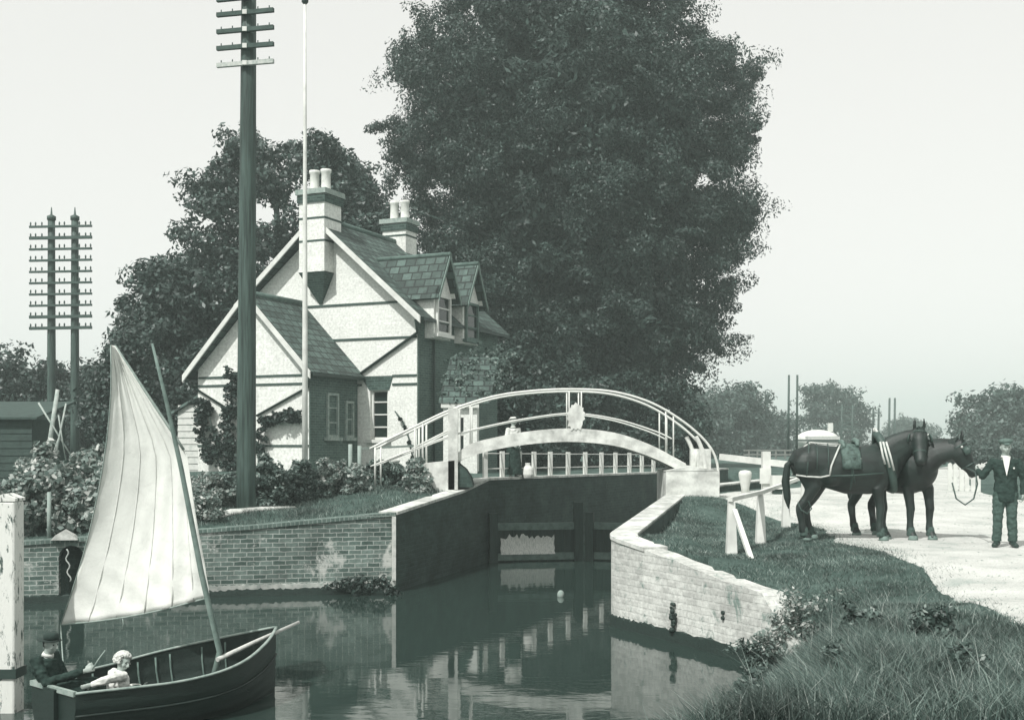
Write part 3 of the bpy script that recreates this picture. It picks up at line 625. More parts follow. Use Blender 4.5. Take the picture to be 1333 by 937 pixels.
# the pale plate fixed between the middle balusters
mb = MB(); random.seed(3)
rim = []
for k in range(28):
    th = 2*PI*k/28; rr = (1+.22*random.random()*(1 if k % 2 else -.6)); rim.append(P(749.5, 541, YB)+Vector((math.cos(th)*.215*rr*(1 if abs(math.cos(th)) < .7 else .92), -.02, math.sin(th)*.33*rr*(.8 if math.sin(th) > 0 else 1))))
mb.prism(rim, (0, .04, 0)); mb.obj('plaque', M_bp, br)
def abut(x0, x1, ytop, ybot, y0, y1, topslope=0):
    a = P(x0, ybot, YB); b = P(x1, ytop, YB)
    return MB().prism([(a.x, y0, a.z-.6), (b.x, y0, a.z-.6), (b.x, y0, b.z), (a.x, y0, b.z-topslope)], (0, y1-y0, 0)).obj('abutment', M_bp, br)
abut(549, 592, 599, 636, YB-.12, YK+.12, .08); abut(865, 934, 612, 644, YB-.25, YK+.12)
MB().prism([P(866, 613, YB-.26), P(899, 606, YB-.26), P(934, 612.5, YB-.26)], (0, YK-YB+.4, 0)).obj('abutment_cap', M_bp, br)
for x, yt, yb, w in ((590, 530, 636, .22), (917, 583, 634, .26)):
    for y in (YB-.02, YK+.02): a = P(x, yt, YB); b = P(x, yb, YB); MB().box((a.x, y, (a.z+b.z)/2-.02), (w, .2, a.z-b.z)).obj('pillar', M_bp, br)
# curved brace of the right end, and mid uprights
for y in (YB-.1, YK+.1): MB().tube([P(q[0], q[1], YB)+Vector((0, y-YB, 0)) for q in curve([(905, 568), (912, 583), (917, 605), (918, 634)])], .05, 8).obj('end_brace', M_rail, br)
for x in (909, 927): a = P(x, 586, YB); b = P(x, 613, YB); MB().tube([(a.x, YB+.3, a.z), (b.x, YB+.3, b.z)], .02, 6).obj('baluster', M_rail, br)
# rough round buttress beside the left abutment
mb = MB(); vs = []
q = [P(590, 634, YB-.05), P(616, 634, YB-.05), P(613, 622, YB-.05), P(606, 611, YB-.05), P(596, 603, YB-.05), P(590, 602, YB-.05)]
MB().prism(q, (0, 1.0, 0)).obj('buttress', M_shade_brick, br)
# ------------------------------------------------------------------ white post fence along the chamber
fx = [640, 662, 684, 703, 724, 747, 769, 790, 808, 826, 842, 857]
fn = thing('lockside_fence', 'white post and wire fence on the chamber wall seen under the arch', 'fence', (-.4, 29.5, .8)); pp = []
for i, x in enumerate(fx):
    s = i/11; a = Vector((-.58, 28.3)).lerp(Vector((5.1, 40)), 0); k = (x-CX)/F; e = Vector((5.68, 11.7)); t_ = (k*28.3+.58)/(e.x-k*e.y)
    p = Vector((-.58, 28.3))+e*t_; n_ = Vector((-e.y, e.x)).normalized()*.18; p = p+n_; z0 = .8-.12*t_; hgt = .72; pp.append(Vector((p.x, p.y, z0+hgt)))
    MB().box((p.x, p.y, z0+hgt/2), (.1, .1, hgt), .45).obj('post', M_white, fn)
for dz in (-.06, -.44): MB().tube([p+Vector((0, 0, dz)) for p in pp], .014, 6).obj('rail', M_white, fn)
# ------------------------------------------------------------------ telegraph poles, flagpole
M_pole = mat('creosoted pole', .085, .6, 4, .55, .9, 16, coarse=(2, .55), stretch=(7, 7, .3)); M_arm = mat('grey crossarm', .07, .4, 8)
b = Vector(P(320, 665, 23.8)); zt = P(324, -25, 23.8)
tp = thing('telegraph_pole', 'thick tall telegraph pole rising from the river wall past the cottage gable', 'telegraph pole', (b.x, b.y, gz(b.x, b.y)))
pts = [Vector((b.x, b.y, -.3)).lerp(zt, k/8) for k in range(9)]; MB().tube(pts, [.205-.055*k/8 for k in range(9)], 18).obj('pole', M_pole, tp)
for i, (py, v) in enumerate(((2, 0), (21.5, 0), (43.5, 0), (65, 0), (87, 1))):
    c = P(322, py, 23.8); d = Vector((.6, -.14, 0))*1.02; c = c+Vector((0, -.2, 0)); a = MB(); a.bar(c-d, c+d, .075, .085)
    o = a.obj('crossarm', M_arm if not v else mat('bleached crossarm', .42, .5, 8), tp)
    MB().box(c+Vector((0, -.05, .0)), (.09, .03, .09)).obj('bolt_plate', M_white, o)
    mb = MB()
    for s in (-.85, -.45, .45, .85): mb.tube([c+d*s+Vector((0, 0, .03)), c+d*s+Vector((0, 0, .10))], .012, 6)
    mb.obj('insulator_pin', M_arm, o)
hp = thing('telegraph_pole', 'twin telegraph poles joined by ten crossarms beyond the garden', 'telegraph pole', (P(82, 600, 50).x, 50, gz(P(82, 600, 50).x, 50)))
for x in (67, 97.5):
    a = P(x, 606, 50); c = P(x, 285, 50); pts = [a.lerp(c, k/6) for k in range(7)]; MB().tube(pts, [.20-.05*k/6 for k in range(7)], 12).obj('pole', M_pole, hp)
    MB().lathe(c, [(.2, -.05), (.2, .1), (.05, .18), (.02, .5)], 8).obj('finial', M_pole, hp)
for k in range(10):
    y = 296+14.6*k; a = P(41, y+.8, 50); c = P(122, y-.6, 50); mb = MB(); mb.bar(a+Vector((0, -.22, 0)), c+Vector((0, -.22, 0)), .10, .13 if k in (1, 8, 9) else .09)
    o = mb.obj('crossarm', M_arm, hp); mb = MB()
    for s in (.02, .1, .2, .48, .56, .8, .9, .98): p = a.lerp(c, s)+Vector((0, -.22, .05)); mb.lathe(p, [(.015, 0), (.035, .05), (.035, .12), (.015, .16)], 6)
    mb.obj('insulator', M_arm, o)
def far_poles(x0, x1, ytop, ybot, Y, label, arms=0):
    t = thing('telegraph_pole', label, 'telegraph pole', (P((x0+x1)/2, 590, Y).x, Y, gz(P((x0+x1)/2, 590, Y).x, Y)), 0, 'telegraph poles along the far railway')
    for x in (x0, x1): MB().tube([P(x-1, ybot, Y), P(x, ytop, Y)], [.0011*Y, .0009*Y], 8).obj('pole', M_pole, t)
    for k in range(arms): y = ytop+3+k*5; MB().bar(P(x0-4, y, Y), P(x1+4, y, Y), .12*Y/110).obj('crossarm', M_arm, t)
far_poles(1027, 1038, 488, 592, 80, 'pair of dark poles without arms between the bridge and white building')
far_poles(1137, 1144, 531, 592, 150, 'short distant pole pair beyond the horse saddle')
far_poles(1158, 1165, 518, 592, 135, 'taller distant pole pair beyond the horse collar')
far_poles(1096, 1110, 527, 592, 120, 'distant pole pair with many crossarms before the round trees', 8)
fb = P(397, 600, 30); fl = thing('flagpole', 'tall thin white flagpole before the cottage wing', 'flagpole', (fb.x, fb.y, gz(fb.x, fb.y)))
MB().tube([(fb.x, fb.y, gz(fb.x, fb.y)-.2)]+[P(397, y, 30) for y in (450, 300, 150, 2)], [.08, .07, .058, .045, .035], 12).obj('mast', M_white, fl)
c = P(397, 2, 30); MB().lathe(c, [(.04, -.08), (.09, -.02), (.09, .06), (.03, .1), (.06, .16), (.02, .2)], 10).obj('truck', M_pipe, fl)
# ------------------------------------------------------------------ timber posts and fences
M_flake = NT('flaking white paint'); n = M_flake; c = n.coord(); mp = n.add('ShaderNodeMapping'); mp.inputs['Scale'].default_value = (1, 1, .35); n.l(c, mp.inputs['Vector'])
f = n.noise(9, 6, .75, mp.outputs['Vector'], .5); n.l(n.ramp(f, [(.40, .08), (.46, .68), (1, .62)]), n.b.inputs['Base Color']); n.b.inputs['Roughness'].default_value = .7; n.l(n.bump(f, .5, .02), n.b.inputs['Normal']); M_flake = n.m
a = P(11, 648, 12.4); mp_ = thing('mooring_post', 'massive square white post with flaking paint standing in the water', 'post', (a.x, a.y, ZW))
me = MB().prism([(a.x-.13, a.y-.12, -2.4), (a.x+.12, a.y-.12, -2.4), (a.x+.12, a.y+.13, -2.4), (a.x-.13, a.y+.13, -2.4)], (0, 0, 2.4+a.z-.03)).obj('shaft', M_flake, mp_)
q_ = me.modifiers.new('b', 'BEVEL'); q_.width = .025; q_.segments = 2
MB().prism([(a.x-.135, a.y-.125, a.z-.03), (a.x+.125, a.y-.125, a.z-.03), (a.x+.125, a.y-.125, a.z), (a.x, a.y-.125, a.z+.05), (a.x-.135, a.y-.125, a.z+.0)], (0, .26, 0)).obj('cap', M_flake, mp_)
MB().box((a.x, a.y, ZW+.42), (.275, .275, .1)).obj('iron_strap', M_pipe, mp_)
bf = thing('bank_rail', 'low white rail on tapered posts with a slanting prop across the grass', 'fence', (3.4, 18, 0))
PO = [(952, 652, 723, 18.0), (990, 643, 708, 20.0), (1023, 631, 689, 23.4), (1047, 622, 674, 26.2)]; tops = []
for x, yt, yb, Y in PO:
    a = P(x, yb, Y); z0 = gz(a.x, Y); zt = P(x, yt, Y).z; mb = MB(); w0, w1 = .085, .05
    mb.add([(a.x-w0, Y-w0, z0-.1), (a.x+w0, Y-w0, z0-.1), (a.x+w0, Y+w0, z0-.1), (a.x-w0, Y+w0, z0-.1), (a.x-w1, Y-w1, zt), (a.x+w1, Y-w1, zt), (a.x+w1, Y+w1, zt), (a.x-w1, Y+w1, zt)],
           [(3, 2, 1, 0), (4, 5, 6, 7), (0, 1, 5, 4), (1, 2, 6, 5), (2, 3, 7, 6), (3, 0, 4, 7)]); mb.obj('post', M_white, bf); tops.append(Vector((a.x, Y, zt+.03)))
for i in range(3): MB().bar(tops[i]-(tops[i+1]-tops[i])*(.04 if i == 0 else 0), tops[i+1], .075, .065).obj('rail', M_white, bf)
a = P(956, 664, 17.95); c = P(979, 733, 17.1); c.z = gz(c.x, c.y)-.05; MB().bar(a, c, .07, .06).obj('prop', M_white, bf)
# rails and blocks beyond the bridge foot
t = thing('gate_beam', 'long white lock balance beam on a post behind the dark horse', 'lock beam', P(1003, 640, 29.5))
MB().bar(P(938, 594.5, 31), P(1040, 606, 28.8), .10, .16).obj('beam', M_white, t)
a = P(997, 590, 29.6); MB().box((a.x, a.y, (a.z+gz(a.x, a.y))/2), (.2, .2, a.z-gz(a.x, a.y)+.1)).obj('post', M_white, t)
MB().box(P(995, 619, 29.6)+Vector((0, -.12, 0)), (.28, .06, .4)).obj('cheek_board', M_white, t)
a = P(970, 632, 30); t = thing('bollard', 'stout white bollard between the bridge foot and beam post', 'bollard', (a.x, a.y, gz(a.x, a.y)))
MB().lathe((a.x, a.y, gz(a.x, a.y)-.05), [(.10, 0), (.11, .2), (.17, .5), (.17, .58), (.13, .63), (.01, .65)], 16).obj('stock', M_white, t)
a = P(1013, 634, 29); t = thing('mooring_block', 'squat white block on dark feet beside the beam post', 'block', (a.x, a.y, gz(a.x, a.y)))
MB().box((a.x, a.y, gz(a.x, a.y)+.32), (.36, .3, .34)).obj('top', M_white, t); MB().box((a.x, a.y, gz(a.x, a.y)+.07), (.26, .22, .16)).obj('foot', M_gate, t)
t = thing('rail_fence', 'thin white double rail fence far beyond the bollard', 'fence', (P(1000, 592, 60).x, 60, .4))
for x in (975, 986, 998, 1010, 1022): a = P(x, 585, 60); c = P(x, 597, 60); MB().bar(a, c, .08).obj('post', M_white, t)
for y in (586, 591.5): MB().bar(P(968, y, 59.9), P(1030, y, 59.9), .07).obj('rail', M_white, t)
t = thing('paling_fence', 'short stretch of broad white palings between the second horse and groom', 'fence', (P(1248, 628, 34).x, 34, gz(P(1248, 628, 34).x, 34)))
for k, x in enumerate((1237, 1244, 1252, 1259, 1267, 1274)):
    a = P(x, 602+.6*k, 34); g = gz(a.x, 34); MB().prism([(a.x-.062, 34, g-.05), (a.x+.062, 34, g-.05), (a.x+.062, 34, a.z-.05), (a.x, 34, a.z), (a.x-.062, 34, a.z-.05)], (0, .03, 0)).obj('paling', M_white, t)
for y in (608, 622): MB().bar(P(1234, y, 34.08), P(1276, y, 34.08), .05, .07).obj('rail', M_white, t)
t = thing('garden_fence', 'short pale stakes with a top rail before the cottage door', 'fence', (P(470, 620, 28).x, 28, gz(P(470, 620, 28).x, 28)))
for x, yt in ((456, 578), (468, 580), (441, 600)): a = P(x, yt, 28); MB().tube([(a.x, 28, gz(a.x, 28)-.05), a], .05, 8).obj('stake', mat('grey stake', .3, .3, 6), t)
MB().bar(P(466, 584, 28.06), P(543, 580, 29.2), .04, .05).obj('rail', mat('grey stake', .3), t)
# pale kerb and pot near the bridge steps
t = thing('stone_kerb', 'curved pale stone kerb in the grass by the bridge steps', 'kerb', (P(515, 630, 25.4).x, 25.4, gz(P(515, 630, 25.4).x, 25.4)))
kb = [G(x, y, z) for x, y, z in ((484, 634, .58), (500, 635, .58), (520, 633.5, .58), (540, 630, .6))]; MB().tube([Vector((p.x, p.y, gz(p.x, p.y)+.04)) for p in kb], .07, 8, True, 1.0).obj('kerb_stone', M_coping, t)
a = G(514, 628, .6); t = thing('stone_urn', 'little pale stone urn inside the curved kerb', 'urn', (a.x, a.y, gz(a.x, a.y)))
MB().lathe((a.x, a.y, gz(a.x, a.y)-.02), [(.13, 0), (.13, .05), (.06, .09), (.05, .16), (.14, .28), (.16, .33), (.12, .33), (.1, .25)], 14).obj('bowl', M_coping, t)
mb = MB(); ps = [G(x, y, z) for x, y, z in ((262, 683, .1), (300, 677, .15), (340, 671, .2), (384, 667, .22))]
MB().tube([Vector((p.x, p.y, gz(p.x, p.y)+.02)) for p in ps], [.10, .16, .14, .05], 8, True, .5).obj('stone_edging', M_coping, None, label='irregular pale stone edging at the foot of the big pole', cat='edging')
# ------------------------------------------------------------------ people
M_skin = mat('skin', .36, .12, 9, .5, .05); M_dark_cloth = mat('dark wool', .042, .5, 14, .9, .8, 20, .1); M_mid_cloth = mat('worn corduroy', .085, .4, 22, .9, .9, 30, .1)
M_white_cloth = mat('white linen', .62, .15, 8, .85, .3, 30, .1); M_hair_d = mat('dark hair', .04, .4, 30, .6, .6, 80); M_hair_l = mat('fair curls', .55, .35, 22, .6, .9, 50)
M_boot = mat('boot leather', .04, .3, 10, .45, .2); M_eye = mat('eye', .02, .1, 5, .2, 0); M_felt = mat('felt hat', .035, .3, 14, .9, .3)
def hand(mb, w, d, palm_n, s, curl=.5, side=1):
    """palm, four unequal bent fingers and a thumb; w wrist, d pointing direction, palm_n the way the palm faces"""
    d = d.normalized(); n = (palm_n-d*palm_n.dot(d)).normalized(); x = d.cross(n)*side
    mb.tube([w-d*.02*s, w+d*.03*s, w+d*.09*s], [(.024*s, .018*s), (.036*s, .017*s), (.038*s, .015*s)], 10, up=n)
    for k, L in enumerate((.068, .078, .072, .055)):
        a = w+d*.085*s+x*(.027-.018*k)*s; b = a+(d*math.cos(curl*.6)+n*math.sin(curl*.6))*L*.45*s; c = b+(d*math.cos(curl*1.7)+n*math.sin(curl*1.7))*L*.35*s; e = c+(d*math.cos(curl*2.5)+n*math.sin(curl*2.5))*L*.28*s
        mb.tube([a, b, c, e], [.0095*s, .0092*s, .0085*s, .007*s], 8)
    a = w+d*.025*s+x*.028*s; b = a+(d*.6+x*.8+n*.3).normalized()*.04*s; c = b+(d*.85+x*.25+n*.5).normalized()*.035*s; mb.tube([a, b, c], [.0125*s, .0115*s, .009*s], 8)
def head_shape(mb, c, f, up, s):
    """head centred on c, looking along f: skull, jaw, nose, brow, lips, ears"""
    f = f.normalized(); up = (up-f*up.dot(f)).normalized(); r = f.cross(up)
    def q(a, b, z): return c+(f*a+r*b+up*z)*s
    mb.tube([q(-.015, 0, .118), q(-.012, 0, .10), q(-.008, 0, .06), q(0, 0, .01), q(.012, 0, -.045), q(.024, 0, -.085), q(.032, 0, -.112)],
            [(.03*s, .04*s), (.058*s, .072*s), (.074*s, .093*s), (.076*s, .093*s), (.066*s, .076*s), (.048*s, .056*s), (.024*s, .03*s)], 16, up=f)
    mb.tube([q(.088, 0, .02), q(.106, 0, -.012), q(.118, 0, -.032), q(.095, 0, -.04)], [.009*s, .012*s, .016*s, .014*s], 8)
    mb.tube([q(.082, -.04, .03), q(.092, 0, .032), q(.082, .04, .03)], .010*s, 8); mb.tube([q(.082, -.022, -.068), q(.090, 0, -.066), q(.082, .022, -.068)], .008*s, 6)
    for z in (-1, 1): mb.ball(q(-.008, z*.078, -.005), (.016*s, .016*s, .03*s), 8, 6); mb.ball(q(.062, z*.036, -.03), .026*s, 8, 6)
    return q
def human(name, label, cat, base, J, s, f, look=None, hat=None, hair=None, jacket=None, trousers=None, sleeve=True, group=None, voxel=.009, curl=.6, palm=None, skirt=None, shirtfront=False):
    t = thing(name, label, cat, base, 0, group); f = Vector(f).normalized(); look = Vector(look or f).normalized(); J = {k: Vector(v) for k, v in J.items()}
    pel, ch, nk, hd = J['pelvis'], J['chest'], J['neck'], J['head']; lat = f.cross(Vector((0, 0, 1))).normalized(); Z = Vector((0, 0, 1))
    def torso(mb, g, low=0.0):
        spine = [pel-(ch-pel).normalized()*(.07+low)*s, pel, pel.lerp(ch, .45), ch, ch.lerp(nk, .7)]
        mb.tube(spine, [((.15+g)*s, (.105+g)*s), ((.158+g)*s, (.112+g)*s), ((.138+g)*s, (.102+g)*s), ((.168+g)*s, (.118+g)*s), ((.13+g)*s, (.08+g)*s)], 14, up=f)
    def arms(mb, g, stop=1.0):
        for sd in ('l', 'r'):
            a, e, w = J['sh_'+sd], J['el_'+sd], J['wr_'+sd]; w2 = e.lerp(w, stop)
            mb.tube([ch.lerp(a, .6), a, a.lerp(e, .5), e], [(.07+g)*s, (.058+g)*s, (.048+g)*s, (.041+g)*s], 10); mb.tube([e, e.lerp(w2, .4), w2], [(.041+g)*s, (.038+g)*s, (.029+g)*s], 10); mb.ball(e, (.042+g)*s, 8, 6)
    def legs(mb, g, stop=1.0):
        for sd in ('l', 'r'):
            a, k, n = J['hip_'+sd], J['kn_'+sd], J['an_'+sd]; n2 = k.lerp(n, stop)
            mb.tube([a, a.lerp(k, .4), k], [(.088+g)*s, (.078+g)*s, (.057+g*1.3)*s], 10); mb.tube([k, k.lerp(n2, .35), n2], [(.056+g*1.3)*s, (.055+g*1.3)*s, (.040+g*1.9)*s], 10); mb.ball(k, (.057+g)*s, 8, 6)
    b = MB(); torso(b, 0); arms(b, 0); legs(b, 0); b.tube([ch.lerp(nk, .6), nk, nk.lerp(hd, .55)], [.075*s, .056*s, .055*s], 10)
    up = (hd-nk).normalized(); q = head_shape(b, hd, look, up, s)
    for sd, sg in (('l', -1), ('r', 1)):
        w = J['wr_'+sd]; d = (w-J['el_'+sd]).normalized(); pn = Vector(palm[sd]) if palm and sd in palm else -lat*sg; hand(b, w, d, pn, s, curl, sg)
        n = J['an_'+sd]; td = Vector(J.get('toe_'+sd, n+f*.16*s-Z*.06*s)); b.tube([n+(n-td).normalized()*.04*s-Z*.03*s, n.lerp(td, .5)-Z*.012*s, td], [.042*s, .042*s, .03*s], 8)
    if base: off = Matrix.Translation(-Vector(base))
    def put(nm, mb, m, vox=voxel, sm=3):
        me = blend(mb, vox, sm, nm)
        if nm in ('jacket', 'trousers', 'skirt'):                        # creases
            for v_, n_ in zip(me.vertices, [v.normal.copy() for v in me.vertices]):
                c_ = v_.co.copy(); w_ = mnoise.noise((c_.x*9/s, c_.y*9/s, c_.z*16/s))+.6*mnoise.noise((c_.x*24/s, c_.y*24/s, c_.z*30/s)); v_.co = c_+n_*(.013*w_*s)
        me.transform(off); auto = link(nm, me, m, t); return auto
    put('body', b, M_skin)
    e = MB()
    for z in (-1, 1): e.ball(q(.082, z*.032, .004), .0095*s, 8, 6)
    e.obj('eyes', M_eye, t)
    if trousers:
        mb = MB(); legs(mb, .018, .98); mb.tube([pel-(ch-pel).normalized()*.09*s, pel, pel.lerp(ch, .4)], [(.16*s, .115*s), (.172*s, .126*s), (.15*s, .112*s)], 14, up=f); put('trousers', mb, trousers)
        mb = MB()
        for sd in 'lr':
            n = J['an_'+sd]; td = Vector(J.get('toe_'+sd, n+f*.16*s-Z*.06*s)); mb.tube([n+Z*.05*s, n-Z*.0], [.056*s, .054*s], 10); mb.tube([n+(n-td).normalized()*.05*s-Z*.035*s, n.lerp(td, .5)-Z*.018*s, td-Z*.004], [(.05*s, .045*s), (.05*s, .05*s), (.04*s, .036*s)], 10)
        put('boots', mb, M_boot)
    if skirt:
        mb = MB(); bt = (J['an_l']+J['an_r'])/2+Z*.02; mb.tube([pel.lerp(ch, .25), pel, pel.lerp(bt, .5), bt], [(.14*s, .11*s), (.18*s, .15*s), (.23*s, .21*s), (.28*s, .27*s)], 16, up=f); put('skirt', mb, skirt)
    if jacket:
        mb = MB(); torso(mb, .028, .10 if not skirt else -.04); arms(mb, .017, .97 if sleeve else .1); put('jacket', mb, jacket)
        mb = MB(); c0 = nk.lerp(ch, .35); mb.tube([nk+up*.012*s, nk-up*.025*s], [.066*s, .078*s], 12); mb.obj('collar', M_white_cloth, t)
        if shirtfront:
            n0 = ch.lerp(nk, .72)+f*.118*s; p1 = n0-Z*.26*s+f*.042*s
            mb = MB(); mb.prism([n0+lat*.06*s+Z*.045*s, n0-lat*.06*s+Z*.045*s, n0-lat*.035*s-Z*.1*s+f*.028*s, p1, n0+lat*.035*s-Z*.1*s+f*.028*s], f*.012); mb.obj('shirt_front', M_white_cloth, t)
            mb = MB(); mb.ball(ch+f*.145*s-lat*.11*s+Z*.0*s, .016, 8, 6); mb.obj('buttonhole', M_white_cloth, t)
    if hat: hat(t, q, s, look, up)
    if hair: hair(t, q, s)
    return t, q
def cap_hat(t, q, s, f, up):
    mb = MB(); mb.tube([q(.0, 0, .055), q(-.004, 0, .085), q(-.008, 0, .125), q(-.01, 0, .142)], [(.088*s, .105*s), (.115*s, .128*s), (.105*s, .118*s), (.05*s, .06*s)], 16, up=f)
    mb.tube([q(.06, -.05, .062), q(.135, 0, .045), q(.06, .05, .062)], [(.02*s, .01*s), (.045*s, .01*s), (.02*s, .01*s)], 8, up=up)
    me = blend(mb, .009, 3, 'flat_cap'); me.transform(mat_of(t).inverted()); link('flat_cap', me, mat('grey tweed', .13, .5, 30), t)
def brim_hat(m, band=None, tall=.11, brim=.16, tilt=0.0):
    def fn(t, q, s, f, up):
        mb = MB(); mb.tube([q(-tilt, 0, .048), q(-tilt, 0, .056)], [brim*s, brim*s*.97], 20); mb.tube([q(0, 0, .05), q(-.01, 0, .05+tall*.7), q(-.012, 0, .05+tall)], [(.088*s, .102*s), (.086*s, .1*s), (.055*s, .068*s)], 16, up=f); o = mb.obj('hat', m, t)
        if band: MB().tube([q(0, 0, .058), q(0, 0, .088)], [(.0905*s, .1045*s)]*2, 16, up=f).obj('hat_band', band, o)
    return fn
def curls(m, n=420, r=.021, back=True):
    def fn(t, q, s):
        mb = MB(); random.seed(5)
        for k in range(n):
            th = random.uniform(0, 2*PI); ph = random.uniform(-.25, 1.0); cx, cy, cz = math.cos(th)*math.cos(ph*1.4), math.sin(th)*math.cos(ph*1.4), math.sin(ph*1.4)
            if cx > .45 and cz < .55: continue
            mb.ball(q(-.016+cx*.118, cy*.112, .028+cz*.118), random.uniform(.55, 1.2)*r*s, 7, 5)
        mb.ball(q(-.022, 0, .045), (.088*s, .088*s, .088*s)); mb.obj('hair', m, t)
    return fn
def short_hair(m):
    def fn(t, q, s):
        mb = MB(); mb.tube([q(-.05, 0, -.04), q(-.045, 0, .02), q(-.03, 0, .07)], [(.06*s, .045*s), (.078*s, .055*s), (.078*s, .075*s)], 12, up=q(1, 0, 0)-q(0, 0, 0)); mb.obj('hair', m, t)
    return fn
# ------------------------------------------------------------------ dinghy
S0 = Vector((-4.51, 11.32, ZW)); B0 = Vector((-2.76, 13.35, ZW)); ax = (B0-S0); LB = ax.length; ax.normalize(); sd_ = Vector((ax.y, -ax.x, 0))      # sd_ points to the near side
bt = thing('sailing_dinghy', 'small dark clinker sailing dinghy with a patched pale lugsail and raking mast', 'boat', S0)
def hullpt(u, v, g=0.0):
    """u stern..bow 0-1, v -1 (far gunwale)..0 keel..1 (near gunwale)"""
    beam = (.43+.30*math.sin(min(1, u*1.25)*PI*.62))*(1-max(0, (u-.45)/.55)**2.2); sheer = .42+.02+.30*max(0, (u-.3)/.7)**1.7+.03*(1-u); keel = -.16+.10*u**4+.05*(1-u)
    a = abs(v); y = beam*(math.sin(a*PI/2)**.75) if a else 0; z = keel+(sheer-keel)*(a**2.1); stem = .0 if u < .8 else (u-.8)*.35*a
    lap = .012*(1-((a*7) % 1)) if .1 < a < 1 else 0
    return S0+ax*(u*LB+stem*.4)+sd_*(math.copysign(max(0, y+lap-g), v) if v else 0)+Vector((0, 0, z+g*(1-a)*.9))
us = [i/26 for i in range(27)]; vs_ = [j/28 for j in range(-28, 29)]
M_hull = mat('dark varnished planking', .028, .35, 6, .42, .3, stretch=(1, 1, 6)); M_hin = mat('worn boat inside', .026, .4, 7, .6, .4); M_gun = mat('bare wood rail', .30, .4, 9); M_rib = mat('worn ribs', .15, .4, 9)
hu = MB().grid([[hullpt(u, v) for v in vs_] for u in us]); hu.add([hullpt(0, v) for v in vs_], [tuple(range(len(vs_)-1, -1, -1))]); hl = hu.obj('hull', M_hull, bt)
hi = MB().grid([[hullpt(u*.985+.008, v*.985, .025) for v in vs_[::-1]] for u in us]); hi.add([hullpt(.012, v*.985, .025) for v in vs_], [tuple(range(len(vs_)))]); hi.obj('lining', M_hin, bt)
for s in (-1, 1): MB().tube([hullpt(u, s)+sd_*s*.008+Vector((0, 0, .008)) for u in us], [(.02, .014)]*27, 8, up=(0, 0, 1)).obj('gunwale', M_gun, bt); MB().tube([hullpt(u, s*.80)+sd_*s*.012 for u in us], .012, 6).obj('rubbing_strake', M_hin, hl)
MB().bar(hullpt(0, -1)+Vector((0, 0, .0)), hullpt(0, 1)+Vector((0, 0, .0)), .04, .05).obj('transom_rail', M_gun, bt)
for u in (.10, .42, .68): a, b = hullpt(u, -.72, .03), hullpt(u, .72, .03); MB().bar(a, b, .22 if u > .2 else .3, .025, up=(0, 0, 1)).obj('thwart', M_hin, bt)
for k, u in enumerate((.2, .28, .36, .5, .58, .64, .76, .84)):
    for s in (-1, 1): MB().tube([hullpt(u, s*v, .028) for v in (.3, .5, .7, .85, .97)], .012, 6).obj('rib', M_rib if s < 0 else M_hin, bt)
MB().box(S0-ax*.03+Vector((0, 0, .1)), (.04, .22, .75), math.atan2(ax.y, ax.x)).obj('rudder', M_hull, bt)
a = hullpt(.66, .35); MB().tube([P(283, 858, 12.6), P(330, 836, 13.1), P(389, 809.5, 13.6)], [.028, .026, .02], 8).obj('bowsprit', mat('pale spar', .5, .25, 8, stretch=(3, 3, 1)), bt)
mast_b = S0+ax*LB*.66; MB().tube([mast_b+Vector((0, 0, .0)), P(286, 848, mast_b.y), P(262, 745, mast_b.y-.02), P(236, 610, mast_b.y-.1), P(216, 520, mast_b.y-.2), P(198, 447, mast_b.y-.25)], [.034, .034, .032, .027, .022, .014], 10).obj('mast', mat('varnished spar', .2, .35, 9), bt)
